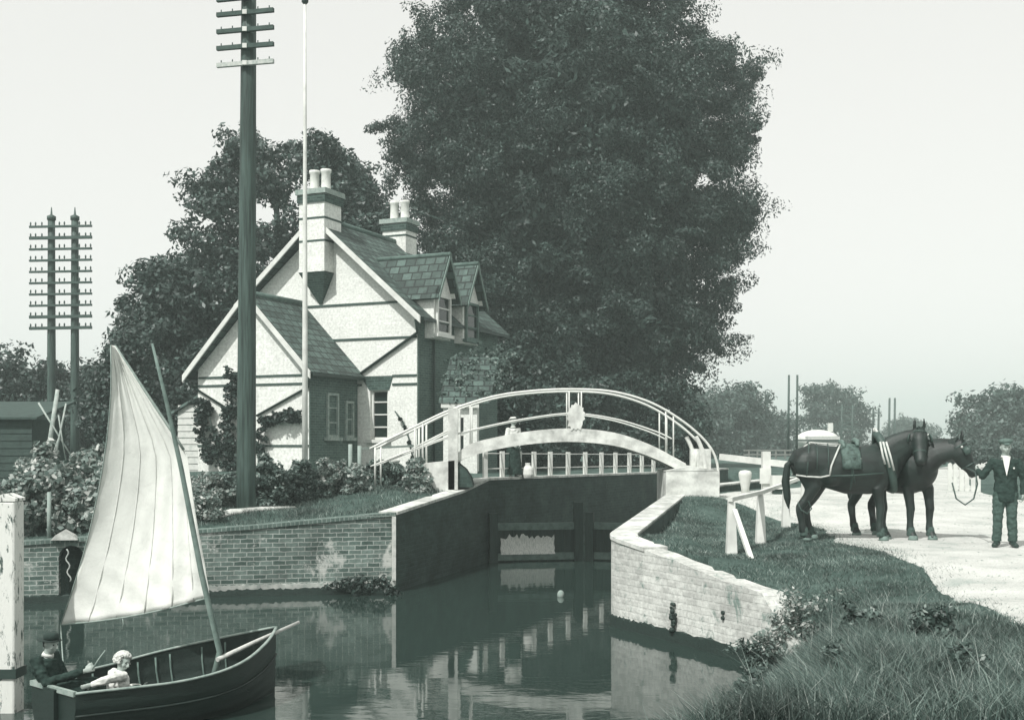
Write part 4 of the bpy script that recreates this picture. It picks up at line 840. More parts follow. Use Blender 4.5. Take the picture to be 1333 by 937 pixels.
def sail():
    ym = mast_b.y; pk, th, tk, cl = P(144, 449, ym-.02), P(238, 592, ym-.05), P(269, 779, ym-.02), P(79, 813, ym+.25); n = 48; rows = []
    for i in range(n+1):
        v = i/n; r = []                                                   # v: head (0) -> foot (1)
        L = pk.lerp(cl, v); lx = 6*v*(1-v)*(1-.2*v); L = L+Vector((.115*lx, 0, 0))       # hollow leech
        vv = .35
        Rr = pk.lerp(th, v/vv) if v < vv else th.lerp(tk, (v-vv)/(1-vv)); bul = math.sin(PI*min(1, v/.62)) if v < .62 else 0; Rr = Rr+Vector((.012*bul, .12, .0))
        for j in range(n+1):
            u = j/n; p = L.lerp(Rr, u); foot = -.05*math.sin(PI*u)*max(0, (v-.75)/.25)**2
            bil = .15*math.sin(PI*u)**.8*math.sin(PI*min(1, v*.9+.08))
            wr = .020*math.sin(u*38+v*9)*(u**3)*(.4+v)+.014*math.sin(v*60-u*24)*max(0, v-.7)*3*(1-u*.4)+.018*math.sin(u*52+3*v)*max(0, .4-v)*1.5+.012*mnoise.noise((u*5, v*8, 0))
            r.append(p+Vector((0, bil+wr, foot)))
        rows.append(r)
    m = NT('sailcloth'); c = m.coord(); f = m.noise(3.5, 6, .7, c, .4); col = m.ramp(f, [(.3, .70), (.5, .80), (.75, .84)]); m.l(col, m.b.inputs['Base Color']); m.b.inputs['Roughness'].default_value = .9; m.b.inputs['Specular IOR Level'].default_value = .1
    tr = m.add('ShaderNodeBsdfTranslucent'); m.l(col, tr.inputs['Color']); mx = m.add('ShaderNodeMixShader'); mx.inputs[0].default_value = .10; m.l(m.b.outputs[0], mx.inputs[1]); m.l(tr.outputs[0], mx.inputs[2]); m.l(mx.outputs[0], m.out.inputs['Surface'])
    m.l(m.bump(m.noise(20, 4, .7, c), .25, .02), m.b.inputs['Normal'])
    o = MB().grid(rows).obj('sail', m.m, bt); so_ = o.modifiers.new('t', 'SOLIDIFY'); so_.thickness = .004
    MB().tube([rows[n][j] for j in range(0, n+1, 4)], .009, 6).obj('foot_rope', M_gun, bt); MB().tube([rows[i][0] for i in range(0, n+1, 4)], .007, 6).obj('leech_rope', M_gun, bt)
    MB().tube([rows[i][n]+Vector((0, .0, 0)) for i in range(0, int(n*.36), 2)], .016, 6).obj('yard', M_gun, bt)
    for j in (9, 18, 27, 36, 43): MB().tube([rows[i][j]+Vector((0, -.004, 0)) for i in range(0, n+1, 3)], [(.006, .0015)]*17, 6, up=(0, 1, 0)).obj('seam', mat('sail seam', .66, .2, 9), o)
    MB().tube([rows[n][0], rows[n][0].lerp(P(84, 885, 11.6), .5)+Vector((0, 0, -.03)), P(84, 885, 11.6)], .007, 5).obj('sheet', M_gun, bt)
    MB().tube([rows[n][20], rows[n][20]+Vector((.01, 0, -.07)), rows[n][20]+Vector((-.005, 0, -.13))], .006, 5).obj('reef_point', M_gun, bt)
    return rows
sl_rows = sail()
# boy in a dark round hat at the stern
hb = P(66, 838, 11.55); f = Vector((.93, -.3, 0)); lat = Vector((-.3, -.93, 0))
hd = hb; nk = hd+Vector((-.03, .01, -.098)); ch = nk+Vector((-.03, 0, -.118)); pe = ch+Vector((.08, .05, -.26)); k = .80
rw = P(118, 873, 11.45)
human('person', 'boy in dark round hat and dark jacket steering at the stern of the dinghy', 'person', (pe.x, pe.y, pe.z-.1), dict(pelvis=pe, chest=ch, neck=nk, head=hd,
    sh_r=ch+lat*.14+Vector((0, 0, .075)), el_r=ch+lat*.17+Vector((.13, -.02, -.13)), wr_r=rw+Vector((-.06, 0, -.0)), sh_l=ch-lat*.14+Vector((0, 0, .075)), el_l=ch-lat*.18+Vector((.08, .02, -.17)), wr_l=rw+Vector((-.06, .10, .02)),
    hip_r=pe+lat*.08, kn_r=pe+lat*.10+Vector((.33, 0, .06)), an_r=pe+lat*.1+Vector((.40, 0, -.22)), hip_l=pe-lat*.08, kn_l=pe-lat*.1+Vector((.33, 0, .06)), an_l=pe-lat*.1+Vector((.42, 0, -.22))), k, f, Vector((.9, -.42, -.08)), brim_hat(M_felt, None, .10, .15, .03), short_hair(M_hair_d), M_dark_cloth, M_dark_cloth, curl=.9, voxel=.008)
# fair child in white
hb = P(160, 862, 11.75); f = Vector((.75, .65, 0)); lat = Vector((.65, -.75, 0)); k = .74
hd = hb; nk = hd+Vector((-.02, -.02, -.085)); ch = nk+Vector((-.015, -.02, -.095)); pe = ch+Vector((-.02, -.0, -.20))
human('person', 'small fair curly haired child in white sleeves sitting low in the dinghy', 'person', (pe.x, pe.y, pe.z-.1), dict(pelvis=pe, chest=ch, neck=nk, head=hd,
    sh_r=ch+lat*.13+Vector((0, 0, .07)), el_r=P(140, 884, 11.4), wr_r=P(118, 891, 11.35), sh_l=ch-lat*.13+Vector((0, 0, .07)), el_l=ch-lat*.16+Vector((.1, .1, -.12)), wr_l=ch-lat*.10+Vector((.22, .2, -.12)),
    hip_r=pe+lat*.07, kn_r=pe+lat*.1+f*.28+Vector((0, 0, .06)), an_r=pe+lat*.1+f*.34+Vector((0, 0, -.12)), hip_l=pe-lat*.07, kn_l=pe-lat*.1+f*.28+Vector((0, 0, .06)), an_l=pe-lat*.1+f*.34+Vector((0, 0, -.12))), k, f, Vector((.72, -.35, -.1)), None, curls(M_hair_l), M_white_cloth, M_mid_cloth, curl=.7, voxel=.008)
a = P(120, 871, 11.4); MB().tube([a, P(128, 858, 11.42), P(137, 846, 11.45)], .007, 6).obj('sheet_line', M_gun, bt)
# ------------------------------------------------------------------ groom on the towpath
g = P(1309, 714, 18.5); g.z = gz(g.x, g.y)+.022; s = 1.0; f = Vector((-.30, -.95, 0)).normalized(); Z = Vector((0, 0, 1)); lat = f.cross(Z)
pe = g+Z*.90; ch = g+Z*1.27; nk = g+Z*1.46+f*.01; hd = g+Z*1.60+f*.02; RHAND = P(1273, 612, 18.75)
human('person', 'man in flat cap, dark jacket and baggy trousers holding the horse on the towpath', 'person', g, dict(pelvis=pe, chest=ch, neck=nk, head=hd,
    sh_r=ch+lat*.19+Z*.10, el_r=ch+lat*.34-Z*.13+f*.02, wr_r=RHAND, sh_l=ch-lat*.19+Z*.10, el_l=ch-lat*.27-Z*.18, wr_l=ch-lat*.25-Z*.43+f*.06,
    hip_r=pe+lat*.09-Z*.02, kn_r=g+lat*.12+Z*.48+f*.03, an_r=g+lat*.13+Z*.09, hip_l=pe-lat*.09-Z*.02, kn_l=g-lat*.09+Z*.48+f*.02, an_l=g-lat*.11+Z*.09-f*.03, toe_r=g+lat*.19+Z*.035+f*.15, toe_l=g-lat*.15+Z*.035+f*.15), s, f, Vector((-.15, -1, -.02)), cap_hat, short_hair(M_hair_d), M_dark_cloth, M_mid_cloth, curl=1.0, shirtfront=True, voxel=.011)
# figure by the lockside fence
g = P(668, 623, 29.9); s = .92; g.z = .80; f = Vector((.55, -.8, 0)).normalized(); lat = f.cross(Z); pe = g+Z*.84; ch = g+Z*1.17; nk = g+Z*1.34; hd = g+Z*1.475
human('person', 'person in white blouse, straw hat and dark skirt standing beyond the bridge arch', 'person', g, dict(pelvis=pe, chest=ch, neck=nk, head=hd,
    sh_r=ch+lat*.16+Z*.1, el_r=ch+lat*.22-Z*.16, wr_r=ch+lat*.12-Z*.3+f*.16, sh_l=ch-lat*.16+Z*.1, el_l=ch-lat*.22-Z*.16, wr_l=ch-lat*.1-Z*.3+f*.16,
    hip_r=pe+lat*.08, kn_r=g+lat*.09+Z*.45, an_r=g+lat*.09+Z*.08, hip_l=pe-lat*.08, kn_l=g-lat*.09+Z*.45, an_l=g-lat*.09+Z*.08), s, f, Vector((.9, -.4, 0)), brim_hat(M_white_cloth, M_felt, .08, .15), short_hair(M_hair_d), M_white_cloth, None, skirt=M_dark_cloth, voxel=.013)
a = P(687, 623, 30); t = thing('sack', 'pale rounded bundle on the coping beside the person in white', 'bundle', (a.x, a.y, .82))
mb = MB(); mb.tube([(a.x, a.y, .8), (a.x, a.y, .9), (a.x+.01, a.y, 1.05), (a.x, a.y, 1.15), (a.x, a.y, 1.2)], [.14, .17, .14, .06, .08], 12); link('cloth', (lambda m_: (m_.transform(mat_of(t).inverted()), m_)[1])(blend(mb, .02, 3, 'cloth')), M_white_cloth, t)
# ------------------------------------------------------------------ horses
M_horse = mat('dark bay coat', .024, .8, 3.5, .5, .5, 55, .4, coarse=(1.6, .6)); M_horse2 = mat('black coat', .02, .8, 3.5, .5, .5, 55, .4, coarse=(1.6, .6)); M_hoof = mat('hoof', .2, .4, 9); M_strap = mat('pale harness strap', .5, .25, 9); M_leather = mat('harness leather', .07, .4, 9, .5, .2); M_mane = mat('mane', .025, .4, 18, .6, .8, 60)  # coats: paler patches in the colour stand in for hair sheen
def horse(label, loc_, rz, sc, yaw, hyaw, drop, m, harness, feathers):
    """x forward, y to its left, z up; the head is turned by yaw (towards its right) and lowered by drop"""
    t = thing('horse', label, 'horse', loc_, rz, 'towing horses'); S = sc; V = lambda x, y, z: Vector((x*S, y*S, z*S)); U = (0, 0, 1); b = MB()
    b.tube([V(-.90, 0, 1.22), V(-.84, 0, 1.27), V(-.62, 0, 1.25), V(-.35, 0, 1.20), V(0, 0, 1.13), V(.32, 0, 1.14), V(.58, 0, 1.18), V(.76, 0, 1.18), V(.84, 0, 1.17)],
           [(.10*S, .10*S), (.2*S, .2*S), (.31*S, .33*S), (.315*S, .345*S), (.34*S, .385*S), (.315*S, .40*S), (.275*S, .37*S), (.20*S, .26*S), (.09*S, .13*S)], 18, up=U)
    for o in (-1, 1): b.ball(V(-.66, o*.17, 1.22), (.24*S, .15*S, .25*S)); b.ball(V(.5, o*.16, 1.16), (.17*S, .14*S, .27*S)); b.ball(V(-.30, o*.2, 1.1), (.26*S, .14*S, .22*S))
    b.tube([V(.2, 0, 1.42), V(.42, 0, 1.46), V(.6, 0, 1.4)], [.08*S, .11*S, .1*S], 10)                               # withers
    cy, sy = math.cos(yaw), math.sin(yaw)
    def N(d, z, o=0): return V(.62+d*(1+cy)/2+o*sy, -d*.8*sy*min(1, d/.3)+o*cy, z)
    pz = 1.86-drop; b.tube([V(.5, 0, 1.22), V(.66, 0, 1.36), N(.22, 1.56-drop*.35), N(.42, 1.73-drop*.75), N(.52, pz-.03)], [(.18*S, .35*S), (.16*S, .31*S), (.135*S, .25*S), (.11*S, .185*S), (.09*S, .12*S)], 14, up=(-.5, 0, 1))
    po = N(.52, pz); chy, shy = math.cos(hyaw), math.sin(hyaw); hf = Vector((chy*.5, -shy*.5, -.86)).normalized(); hs_ = Vector((shy, chy, 0)); hu_ = hs_.cross(hf) if (hs_.cross(hf)).z > 0 else -hs_.cross(hf)
    def Hd(a, o, u): return po+(hf*a+hs_*o+hu_*u)*S
    b.tube([Hd(-.07, 0, .0), Hd(.0, 0, .0), Hd(.14, 0, -.03), Hd(.30, 0, -.035), Hd(.44, 0, -.02), Hd(.53, 0, -.02), Hd(.575, 0, -.025)], [(.07*S, .08*S), (.12*S, .13*S), (.145*S, .17*S), (.115*S, .135*S), (.09*S, .095*S), (.092*S, .095*S), (.055*S, .06*S)], 14, up=hu_)
    for o in (-1, 1):
        b.tube([Hd(-.02, o*.06, .06), Hd(-.085, o*.075, .12), Hd(-.15, o*.075, .155), Hd(-.20, o*.07, .17)], [(.03*S, .02*S), (.036*S, .022*S), (.024*S, .015*S), .006*S], 8)
        b.ball(Hd(.15, o*.088, .04), (.03*S, .03*S, .03*S), 8, 6)
    for o in (-1, 1):                                                                                              # legs
        k = .10 if o > 0 else -.03
        b.tube([V(.52, o*.13, 1.2), V(.50, o*.165, .98), V(.47+k, o*.165, .82)], [(.12*S, .17*S), (.10*S, .14*S), (.075*S, .1*S)], 12, up=(1, 0, 0))
        b.tube([V(.47+k, o*.165, .86), V(.50+k, o*.16, .66), V(.525+k, o*.155, .50), V(.515+k, o*.155, .46), V(.51+k, o*.155, .30), V(.51+k, o*.155, .17), V(.56+k, o*.155, .09), V(.585+k, o*.155, .02)], [.10*S, .078*S, .072*S, .067*S, .053*S, .066*S, .062*S, .08*S], 12)
        k = .09 if o > 0 else -.07
        b.tube([V(-.58, o*.13, 1.25), V(-.55+k, o*.17, 1.02), V(-.52+k, o*.18, .84)], [(.15*S, .26*S), (.13*S, .21*S), (.09*S, .13*S)], 12, up=(1, 0, 0))
        b.tube([V(-.50+k, o*.18, .9), V(-.60+k, o*.17, .70), V(-.73+k, o*.16, .53), V(-.73+k, o*.16, .47), V(-.70+k, o*.16, .30), V(-.68+k, o*.16, .17), V(-.63+k, o*.16, .09), V(-.60+k, o*.16, .02)], [.12*S, .09*S, .074*S, .068*S, .055*S, .067*S, .064*S, .082*S], 12)
    link('body', blend(b, .02, 5, 'body'), m, t)
    for o in (-1, 1):
        for x, k in ((.575, .10 if o > 0 else -.03), (-.61, .09 if o > 0 else -.07)):
            mb = MB(); mb.lathe(V(x+k, o*.157, 0), [(.082*S, 0), (.078*S, .03*S), (.066*S, .075*S)], 14); h_ = mb.obj('hoof', M_hoof, t, False)
            if feathers:
                mb = MB(); mb.lathe(V(x+k-.045, o*.157, .06*S), [(.066*S, 0), (.074*S, .03*S), (.062*S, .11*S), (.05*S, .15*S)], 12); mb.obj('feather', mat('leg feather', .08, .6, 25, .9, .9, 60), h_, False)
    mb = MB(); mb.tube([V(-.88, 0, 1.30), V(-.97, 0, 1.22), V(-1.0, .01, .95), V(-.97, .0, .68), V(-.95, 0, .50)], [.045*S, .055*S, .07*S, .06*S, .015*S], 10); link('tail', blend(mb, .02, 2, 'tail'), M_mane, t)
    mb = MB(); random.seed(11)
    for i in range(40):
        k = i/39; z = (1.50+.40*k)-drop*k*.9; c = N(.04+.48*k, z)-Vector((.06*(1-k), 0, 0)); mb.tube([c+Vector((0, 0, .05)), c+Vector((random.gauss(-.01, .02), -.07*S, -.0)), c+Vector((random.gauss(0, .03), -.10*S, -.14*S-random.random()*.06))], [.024, .026, .006], 6)
    for i in range(8): mb.tube([Hd(-.05, random.gauss(0, .03), .10), Hd(.05, random.gauss(0, .03), .12), Hd(.13+random.random()*.06, random.gauss(0, .03), .09)], [.018, .018, .005], 6)
    mb.obj('mane', M_mane, t, False)
    mb = MB()
    for o in (-1, 1): mb.ball(Hd(.155, o*.132, .045), .022*S, 8, 6)
    mb.obj('eyes', mat('horse eye', .02, .1, 5, .08, 0), t, False)
    mb = MB(); r = lambda a, ra, ru, u: [Hd(a, 1.18*ra*math.cos(2*PI*i/16), u+ru*math.sin(2*PI*i/16)) for i in range(17)]
    mb.tube(r(.36, .088, .112, -.032), .013, 6); mb.tube(r(.02, .102, .128, -.0), .013, 6)
    for o in (-1, 1): mb.tube([Hd(.02, o*.103, -.0), Hd(.2, o*.112, -.0), Hd(.36, o*.09, -.03)], .012, 6)
    mb.obj('bridle', M_leather, t, False); mb = MB()
    for o in (-1, 1): mb.tube([Hd(.07, o*.15, .06), Hd(.13, o*.175, .07), Hd(.20, o*.185, .05)], [(.045, .015), (.065, .015), (.05, .015)], 8, up=hs_)
    mb.obj('blinkers', M_leather, t, False)
    mb = MB()
    for o in (-1, 1): mb.ball(Hd(.05, o*.14, .03), .022, 8, 6)
    mb.obj('brass_boss', M_strap, t, False)
    def hoop(x, tilt, ra, rz_, cz, rad, name, mt, parent=t, a0=0, a1=2*PI, n=28, fl=1.0):
        mb = MB(); mb.tube([V(x+tilt*math.sin(a0+(a1-a0)*i/n), ra*math.cos(a0+(a1-a0)*i/n), cz+rz_*math.sin(a0+(a1-a0)*i/n)) for i in range(n+1)], rad, 8, True, fl); return mb.obj(name, mt, parent, False)
    if harness:
        hoop(.60, -.13, .27, .45, 1.27, .07, 'collar', M_leather)
        mb = MB()
        for o in (-1, 1): mb.tube([V(.60-.13*math.sin(a), o*.30*math.cos(a), 1.27+.48*math.sin(a)) for a in [-1.2+2.5*i/14 for i in range(15)]]+[V(.44, o*.03, 1.82)], .022, 8)
        mb.obj('hames', M_strap, t, False)
        mb = MB()
        for i in range(3): mb.tube([V(.56-.05*i, -.25-.01*i, 1.60), V(.60-.06*i, -.345, 1.38), V(.66-.07*i, -.34, 1.14+.05*i)], .018, 6)
        mb.obj('hame_strap', M_strap, t, False)
        mb = MB(); mb.tube([V(.0+.11*math.cos(a), -.36*math.sin(PI*i/12-PI/2)*.95, 1.16+.375*math.cos(PI*i/12-PI/2)) for i, a in enumerate([PI/2]*13)], [(.17, .05)]*13, 10, up=(0, 0, 1)); mb.obj('saddle_pad', mat('worn saddle', .10, .9, 13, .7, .6), t, False)
        hoop(.0, 0, .335, .365, 1.14, .022, 'girth', M_leather)
        for sgn in (-1, 1):
            MB().tube([V(-.86, sgn*.18, 1.06), V(-.72, sgn*.31, 1.04), V(-.5, sgn*.335, 1.03), V(-.36, sgn*.34, 1.06)], .016, 6).obj('breeching', M_strap, t, False)
            MB().tube([V(-.36, sgn*.34, 1.06), V(-.33, sgn*.335, 1.22), V(-.22, sgn*.27, 1.45), V(-.12, sgn*.05, 1.56)], .016, 6).obj('hip_strap', M_strap, t, False)
            MB().tube([V(-.72, sgn*.315, 1.05), V(-.70, sgn*.31, 1.25), V(-.66, sgn*.2, 1.52), V(-.64, 0, 1.60)], .011, 6).obj('loin_strap', M_leather, t, False)
            MB().tube([V(-.36, sgn*.32, 1.05), V(0, sgn*.37, 1.06), V(.5, sgn*.32, 1.1)], .014, 6).obj('trace', M_leather, t, False)
            mb = MB(); mb.tube([V(-.05, sgn*.15, 1.52), V(-.02, sgn*.37, 1.3), V(.03, sgn*.375, .95)], .012, 6); mb.obj('back_band', M_leather, t, False)
        MB().tube([V(-.84, -.21, .62), V(-.80, -.25, .50), V(-.70, -.26, .44), V(-.63, -.25, .52), V(-.68, -.24, .64), V(-.78, -.22, .66)], .012, 6).obj('trace_chain', M_leather, t, False)
        mb = MB()
        for x_, z_ in ((-.10, 1.50), (.12, 1.53)): mb.tube([V(x_, -.20, z_), V(x_+.01, -.12, z_+.075), V(x_, 0, z_+.10), V(x_+.01, .12, z_+.075), V(x_, .2, z_)], [.03, .045, .05, .045, .03], 8)
        mb.obj('saddle_tree', mat('saddle leather', .14, .6, 14, .5, .3), t, False)
        mb = MB()
        for k in range(9): a_ = k/8; mb.ball(V(-.11+.25*a_, -.315-.02*math.sin(PI*a_), 1.33-.05*math.sin(PI*a_)), .012, 6, 5)
        mb.obj('saddle_studs', M_strap, t, False)
        mb = MB()
        for x_ in (-.52, -.34): mb.tube([V(x_, -.10, 1.57), V(x_-.02, -.27, 1.42), V(x_-.04, -.335, 1.16)], .010, 6)
        mb.obj('crupper_strap', M_leather, t, False)
        MB().tube([V(-.86, 0, 1.40), V(-.6, 0, 1.59), V(-.3, 0, 1.565), V(-.08, 0, 1.56)], .016, 6).obj('crupper', M_strap, t, False)
    return t, Hd
hA = P(1103, 703, 20.0); hA.z = gz(hA.x, hA.y)+.02
t1, H1 = horse('dark harnessed draught horse standing side-on with saddle pad, head turned to viewer', hA, R(-3), 1.06, .12, 1.75, .12, M_horse, True, True)
hB = P(1163.5, 703, 20.5); hB.z = gz(hB.x, hB.y)+.02
t2, H2 = horse('black horse behind the harnessed one, its lowered head led by the groom', hB, R(-60), 1.05, -.8, -.75, .30, M_horse2, False, True)
MI = mat_of(t2); nose = MI @ H2(.36, -.09, -.09); mb = MB()
mb.tube([nose, nose.lerp(RHAND, .5)+Vector((0, 0, -.02)), RHAND+Vector((-.05, -.02, -.03)), RHAND+Vector((-.02, -.03, -.22)), RHAND+Vector((-.08, -.03, -.46)), RHAND+Vector((-.22, -.03, -.56)), RHAND+Vector((-.36, -.02, -.46)), RHAND+Vector((-.42, 0, -.2))], .013, 6); mb.obj('lead_rope', M_leather, t2)
# ------------------------------------------------------------------ trees, each with its own crown
M_bark = mat('bark', .07, .45, 4, .9, .8, 20, stretch=(3, 3, .6))
L1 = leaf_mat('elm leaf', .048, .6, 2.2, .5, .1, .35, patch=(.35, .8, 1.25)); L2 = leaf_mat('orchard leaf', .055, .5, 2.4, .45, .15); L3 = leaf_mat('far leaf', .085); L6 = leaf_mat('pale garden leaf', .26, .35, 2.6, .55, .3); L4 = leaf_mat('garden leaf', .115, .4, 3.2, .5, .3); L5 = leaf_mat('ivy leaf', .05, .5, 2.2)
def env_px(rows, Y, bx, bz):
    return [((EYE-(py-HZ)/F*Y)-bz, (xl-CX)/F*Y-bx, (xr-CX)/F*Y-bx) for py, xl, xr in rows]
def ptree(name, label, px, Y, rows, **kw):
    x = (px-CX)/F*Y; z = gz(x, Y); return tree(name, label, (x, Y, z), env_px(rows, Y, x, z), **kw)
random.seed(21)
ptree('tall_tree', 'huge dense elm towering over the cottage and bridge', 735, 54, [(-150, 670, 800), (-100, 630, 850), (-50, 605, 875), (0, 595, 885), (25, 555, 895), (50, 530, 915), (80, 520, 955), (100, 520, 970), (130, 515, 966), (165, 505, 978), (200, 510, 970), (240, 530, 972), (280, 535, 992), (320, 540, 968), (360, 555, 952), (400, 565, 955), (440, 575, 945), (465, 580, 925), (485, 585, 890), (510, 595, 860)],
      depth=.75, nclump=1050, per=400, edge=.3, size=.165, m=L1, bark=M_bark, trunk_r=.6, rad=(.35, 1.05), jit=.38, shell=.4, corek=.55, coreb=2.2, aspect=.42, droop=.5, limbs=22)
ptree('poplar_tree', 'rounded leafy tree rising behind the cottage and big pole', 350, 50, [(172, 345, 390), (200, 290, 440), (235, 262, 470), (270, 245, 490), (300, 240, 500), (340, 245, 500), (400, 230, 510), (470, 215, 500), (540, 215, 480)],
      depth=.8, nclump=190, per=300, size=.24, m=L2, bark=M_bark, trunk_r=.45, rad=(.5, 1.0), jit=.2, aspect=.5, limbs=25)
ptree('small_tree', 'lower spreading tree left of the cottage behind the sail', 215, 46, [(352, 190, 262), (385, 175, 290), (420, 160, 300), (460, 150, 310), (520, 150, 310), (570, 155, 300)], depth=.8, nclump=120, per=300, size=.22, m=L2, bark=M_bark, trunk_r=.3, rad=(.5, .9), jit=.2)
ptree('conifer_tree', 'narrow dark treetop between the flagpole and big elm', 470, 60, [(215, 440, 465), (240, 425, 480), (275, 420, 500), (330, 420, 530)], depth=.9, nclump=70, per=260, size=.26, m=L1, bark=M_bark, trunk_r=.35, rad=(.6, 1.0))
for lab, px, Y, rows in (('dim bushy tree under the elm behind the hut', 650, 46, [(470, 610, 690), (510, 590, 725), (560, 590, 740), (596, 600, 730)]),
                         ('dim bushy tree under the elm behind the bridge crown', 745, 50, [(490, 710, 790), (530, 690, 815), (570, 690, 820), (598, 700, 810)]),
                         ('dim bushy tree under the elm behind the handrail slope', 845, 52, [(485, 820, 880), (520, 790, 905), (560, 785, 915), (598, 790, 910)])):
    ptree('bushy_tree', lab, px, Y, rows, depth=.8, nclump=60, per=260, size=.22, m=L1, bark=M_bark, trunk_r=.18, rad=(.4, .8), group='bushy trees beneath the elm')
for lab, px, Y, rows in (('distant round tree just past the bridge end', 905, 110, [(520, 890, 915), (540, 880, 930), (590, 880, 935)]),
                         ('distant tall tree group member tallest beyond the bollard', 958, 125, [(503, 940, 972), (520, 922, 992), (545, 916, 998), (590, 918, 996)]),
                         ('distant low tree between the tall one and dark pole pair', 1003, 135, [(543, 992, 1015), (560, 984, 1024), (590, 982, 1026)]),
                         ('distant broad tree behind the white-roofed building', 1078, 150, [(505, 1060, 1100), (525, 1045, 1122), (550, 1040, 1130), (590, 1042, 1130)]),
                         ('distant low tree right behind the horse collar', 1180, 190, [(550, 1165, 1200), (565, 1150, 1220), (590, 1150, 1225)]),
                         ('distant domed tree above the groom', 1295, 105, [(515, 1285, 1318), (530, 1258, 1345), (560, 1250, 1365), (590, 1250, 1370)]),
                         ('distant tree at the picture edge behind the domed one', 1375, 115, [(520, 1350, 1400), (550, 1330, 1420), (590, 1330, 1420)])):
    ptree('distant_tree', lab, px, Y, rows, depth=.85, nclump=70, per=170, size=.42, m=L3, bark=M_bark, trunk_r=.25, rad=(.8, 1.6), jit=.25, group='round trees far across the fields')
t = thing('hedge', 'clipped field hedge behind the groom and white palings', 'hedge', (P(1270, 600, 62).x, 62, .4)); hx = [P(1190, 600, 58), P(1400, 600, 66)]
hc = np.array([tuple(hx[0].lerp(hx[1], random.random())-Vector((P(1270, 600, 62).x, 62, 0))+Vector((0, random.gauss(0, .4), random.uniform(-.1, .55)-EYE+1.0))) for k in range(90)]); hc[:, 2] += .35; leaves('leaves', hc, RNG.uniform(.3, .5, 90), 120, .2, L3, t)
MB().bar(hx[0], hx[1], .1, .1).obj('stem', M_bark, t)
# far buildings
t = thing('pavilion', 'pale low building with a domed white roof beyond the horse', 'building', P(1064, 592, 95)); a = P(1064, 590, 95)
MB().box((a.x, 95, a.z+.5), (2.6, 4, 1.8)).obj('wall', mat('pale render', .5), t); c_ = P(1064, 572.5, 95); MB().ball(c_, (1.75, 2.0, .85), 20, 12).obj('roof', M_white, t)
MB().box(P(1064, 573, 92.9), (3.7, .1, .12)).obj('eaves', M_gate, t); MB().box(P(1081, 556, 95), (.35, .35, .7)).obj('chimney', M_white, t)
def shrub(label, px, py_top, py_bot, wpx, Y, m=None, per=160, size=.10, n=26, group='leafy plants in the cottage garden', aspect=.7, trunk=True):
    a = P(px, py_bot, Y); z = gz(a.x, Y); h = max(.25, P(px, py_top, Y).z-z); w = wpx/F*Y/2
    return tree('shrub', label, (a.x, Y, z), [(.02, -w*.7, w*.7), (h*.35, -w, w), (h*.75, -w*.8, w*.8), (h, -w*.3, w*.3)], depth=.8, nclump=n, per=per, size=size, m=m or L4, bark=M_bark, trunk_r=.03, rad=(h*.10+.03, h*.2+.05), jit=.05, shell=.2, core=False, group=group, aspect=aspect, cat='shrub', trunk_name='stem', limbs=8)
for lab, px, yt, yb, w, Y in (
    ('tall hop-like bush at the picture edge beyond the dark shed', 12, 462, 606, 70, 53), ('tall leafy bush behind the twin poles', 62, 478, 606, 90, 54), ('airy leafy bush beside the twin poles and sail', 118, 478, 606, 70, 53.5),
    ('tall dark bush behind the sail peak', 165, 440, 600, 70, 40)):
    shrub(lab, px, yt, yb, w, Y, L2, 300, .2 if Y > 50 else .14, 55)
for lab, px, yt, yb, w, Y in (
    ('broad-leaved plant behind the flaking post', 40, 612, 700, 60, 22.5), ('bright-leaved plant above the wall niche', 95, 600, 690, 70, 22.6), ('broad-leaved plant touching the sail edge', 135, 610, 690, 50, 22.4), ('ragged garden plant between shed and trestle', 60, 590, 650, 80, 25),
    ('leafy plant between the trestle and sail', 125, 592, 650, 70, 25.5),
    ('pale flowering bush between sail and big pole', 270, 622, 665, 60, 24.6), ('flowering plant low by the sail luff', 255, 636, 680, 45, 22.6), ('dark bush hugging the big pole', 300, 622, 668, 45, 25), ('bushy plant just beyond the big pole', 352, 606, 660, 60, 25.2),
    ('garden bush below the flagpole', 395, 606, 655, 60, 25.6), ('garden bush between flagpole and stakes', 432, 604, 650, 55, 26), ('low dark plant at the foot of the stakes', 462, 606, 640, 40, 26), ('plant in shade below the cottage sash window', 500, 603, 628, 60, 28.5), ('small pale flowering plant by the abutment', 543, 606, 628, 28, 26.2)):
    shrub(lab, px, yt, yb, w, Y, L6 if (px < 140 or 'flower' in lab or 'stakes' in lab) else None, 200, .085 if px > 200 else .12, 40)
def vine(label, pts, r, n=26, m=None):
    v = [Vector(p) for p in pts]; t = thing('climbing_vine', label, 'climbing plant', v[0], 0, 'vines trained up the cottage wing')
    MB().tube(v, .02, 6).obj('stem', M_bark, t); c = []
    for k in range(n):
        s = random.random()*(len(v)-1); i = min(len(v)-2, int(s)); p = v[i].lerp(v[i+1], s-i); c.append(p+Vector((random.gauss(0, r*.5), random.gauss(-.05, .05), random.gauss(0, r*.5)))-v[0])
    leaves('leaves', np.array(c), RNG.uniform(r*.6, r*1.1, n), 60, .11, m or L5, t, .75)
def wing(px, py): q = mat_of(hs) @ loc(px, py, wy=-2.78); return q
vine('upright vine climbing tallest on the wing beside the big pole', [wing(300, 610), wing(298, 570), wing(301, 530), wing(302, 485)], .19, 46)
vine('leaning vine on the wing nearest the weatherboards', [wing(272, 605), wing(266, 570), wing(262, 540), wing(258, 518)], .15, 30)
vine('short middle vine between the two taller ones on the wing', [wing(284, 605), wing(281, 575), wing(272, 540), wing(268, 522)], .11, 20)
vine('vine arching sideways across the wing beyond the big pole', [wing(334, 590), wing(338, 565), wing(345, 549), wing(362, 543), wing(378, 542), wing(392, 541)], .14, 40)
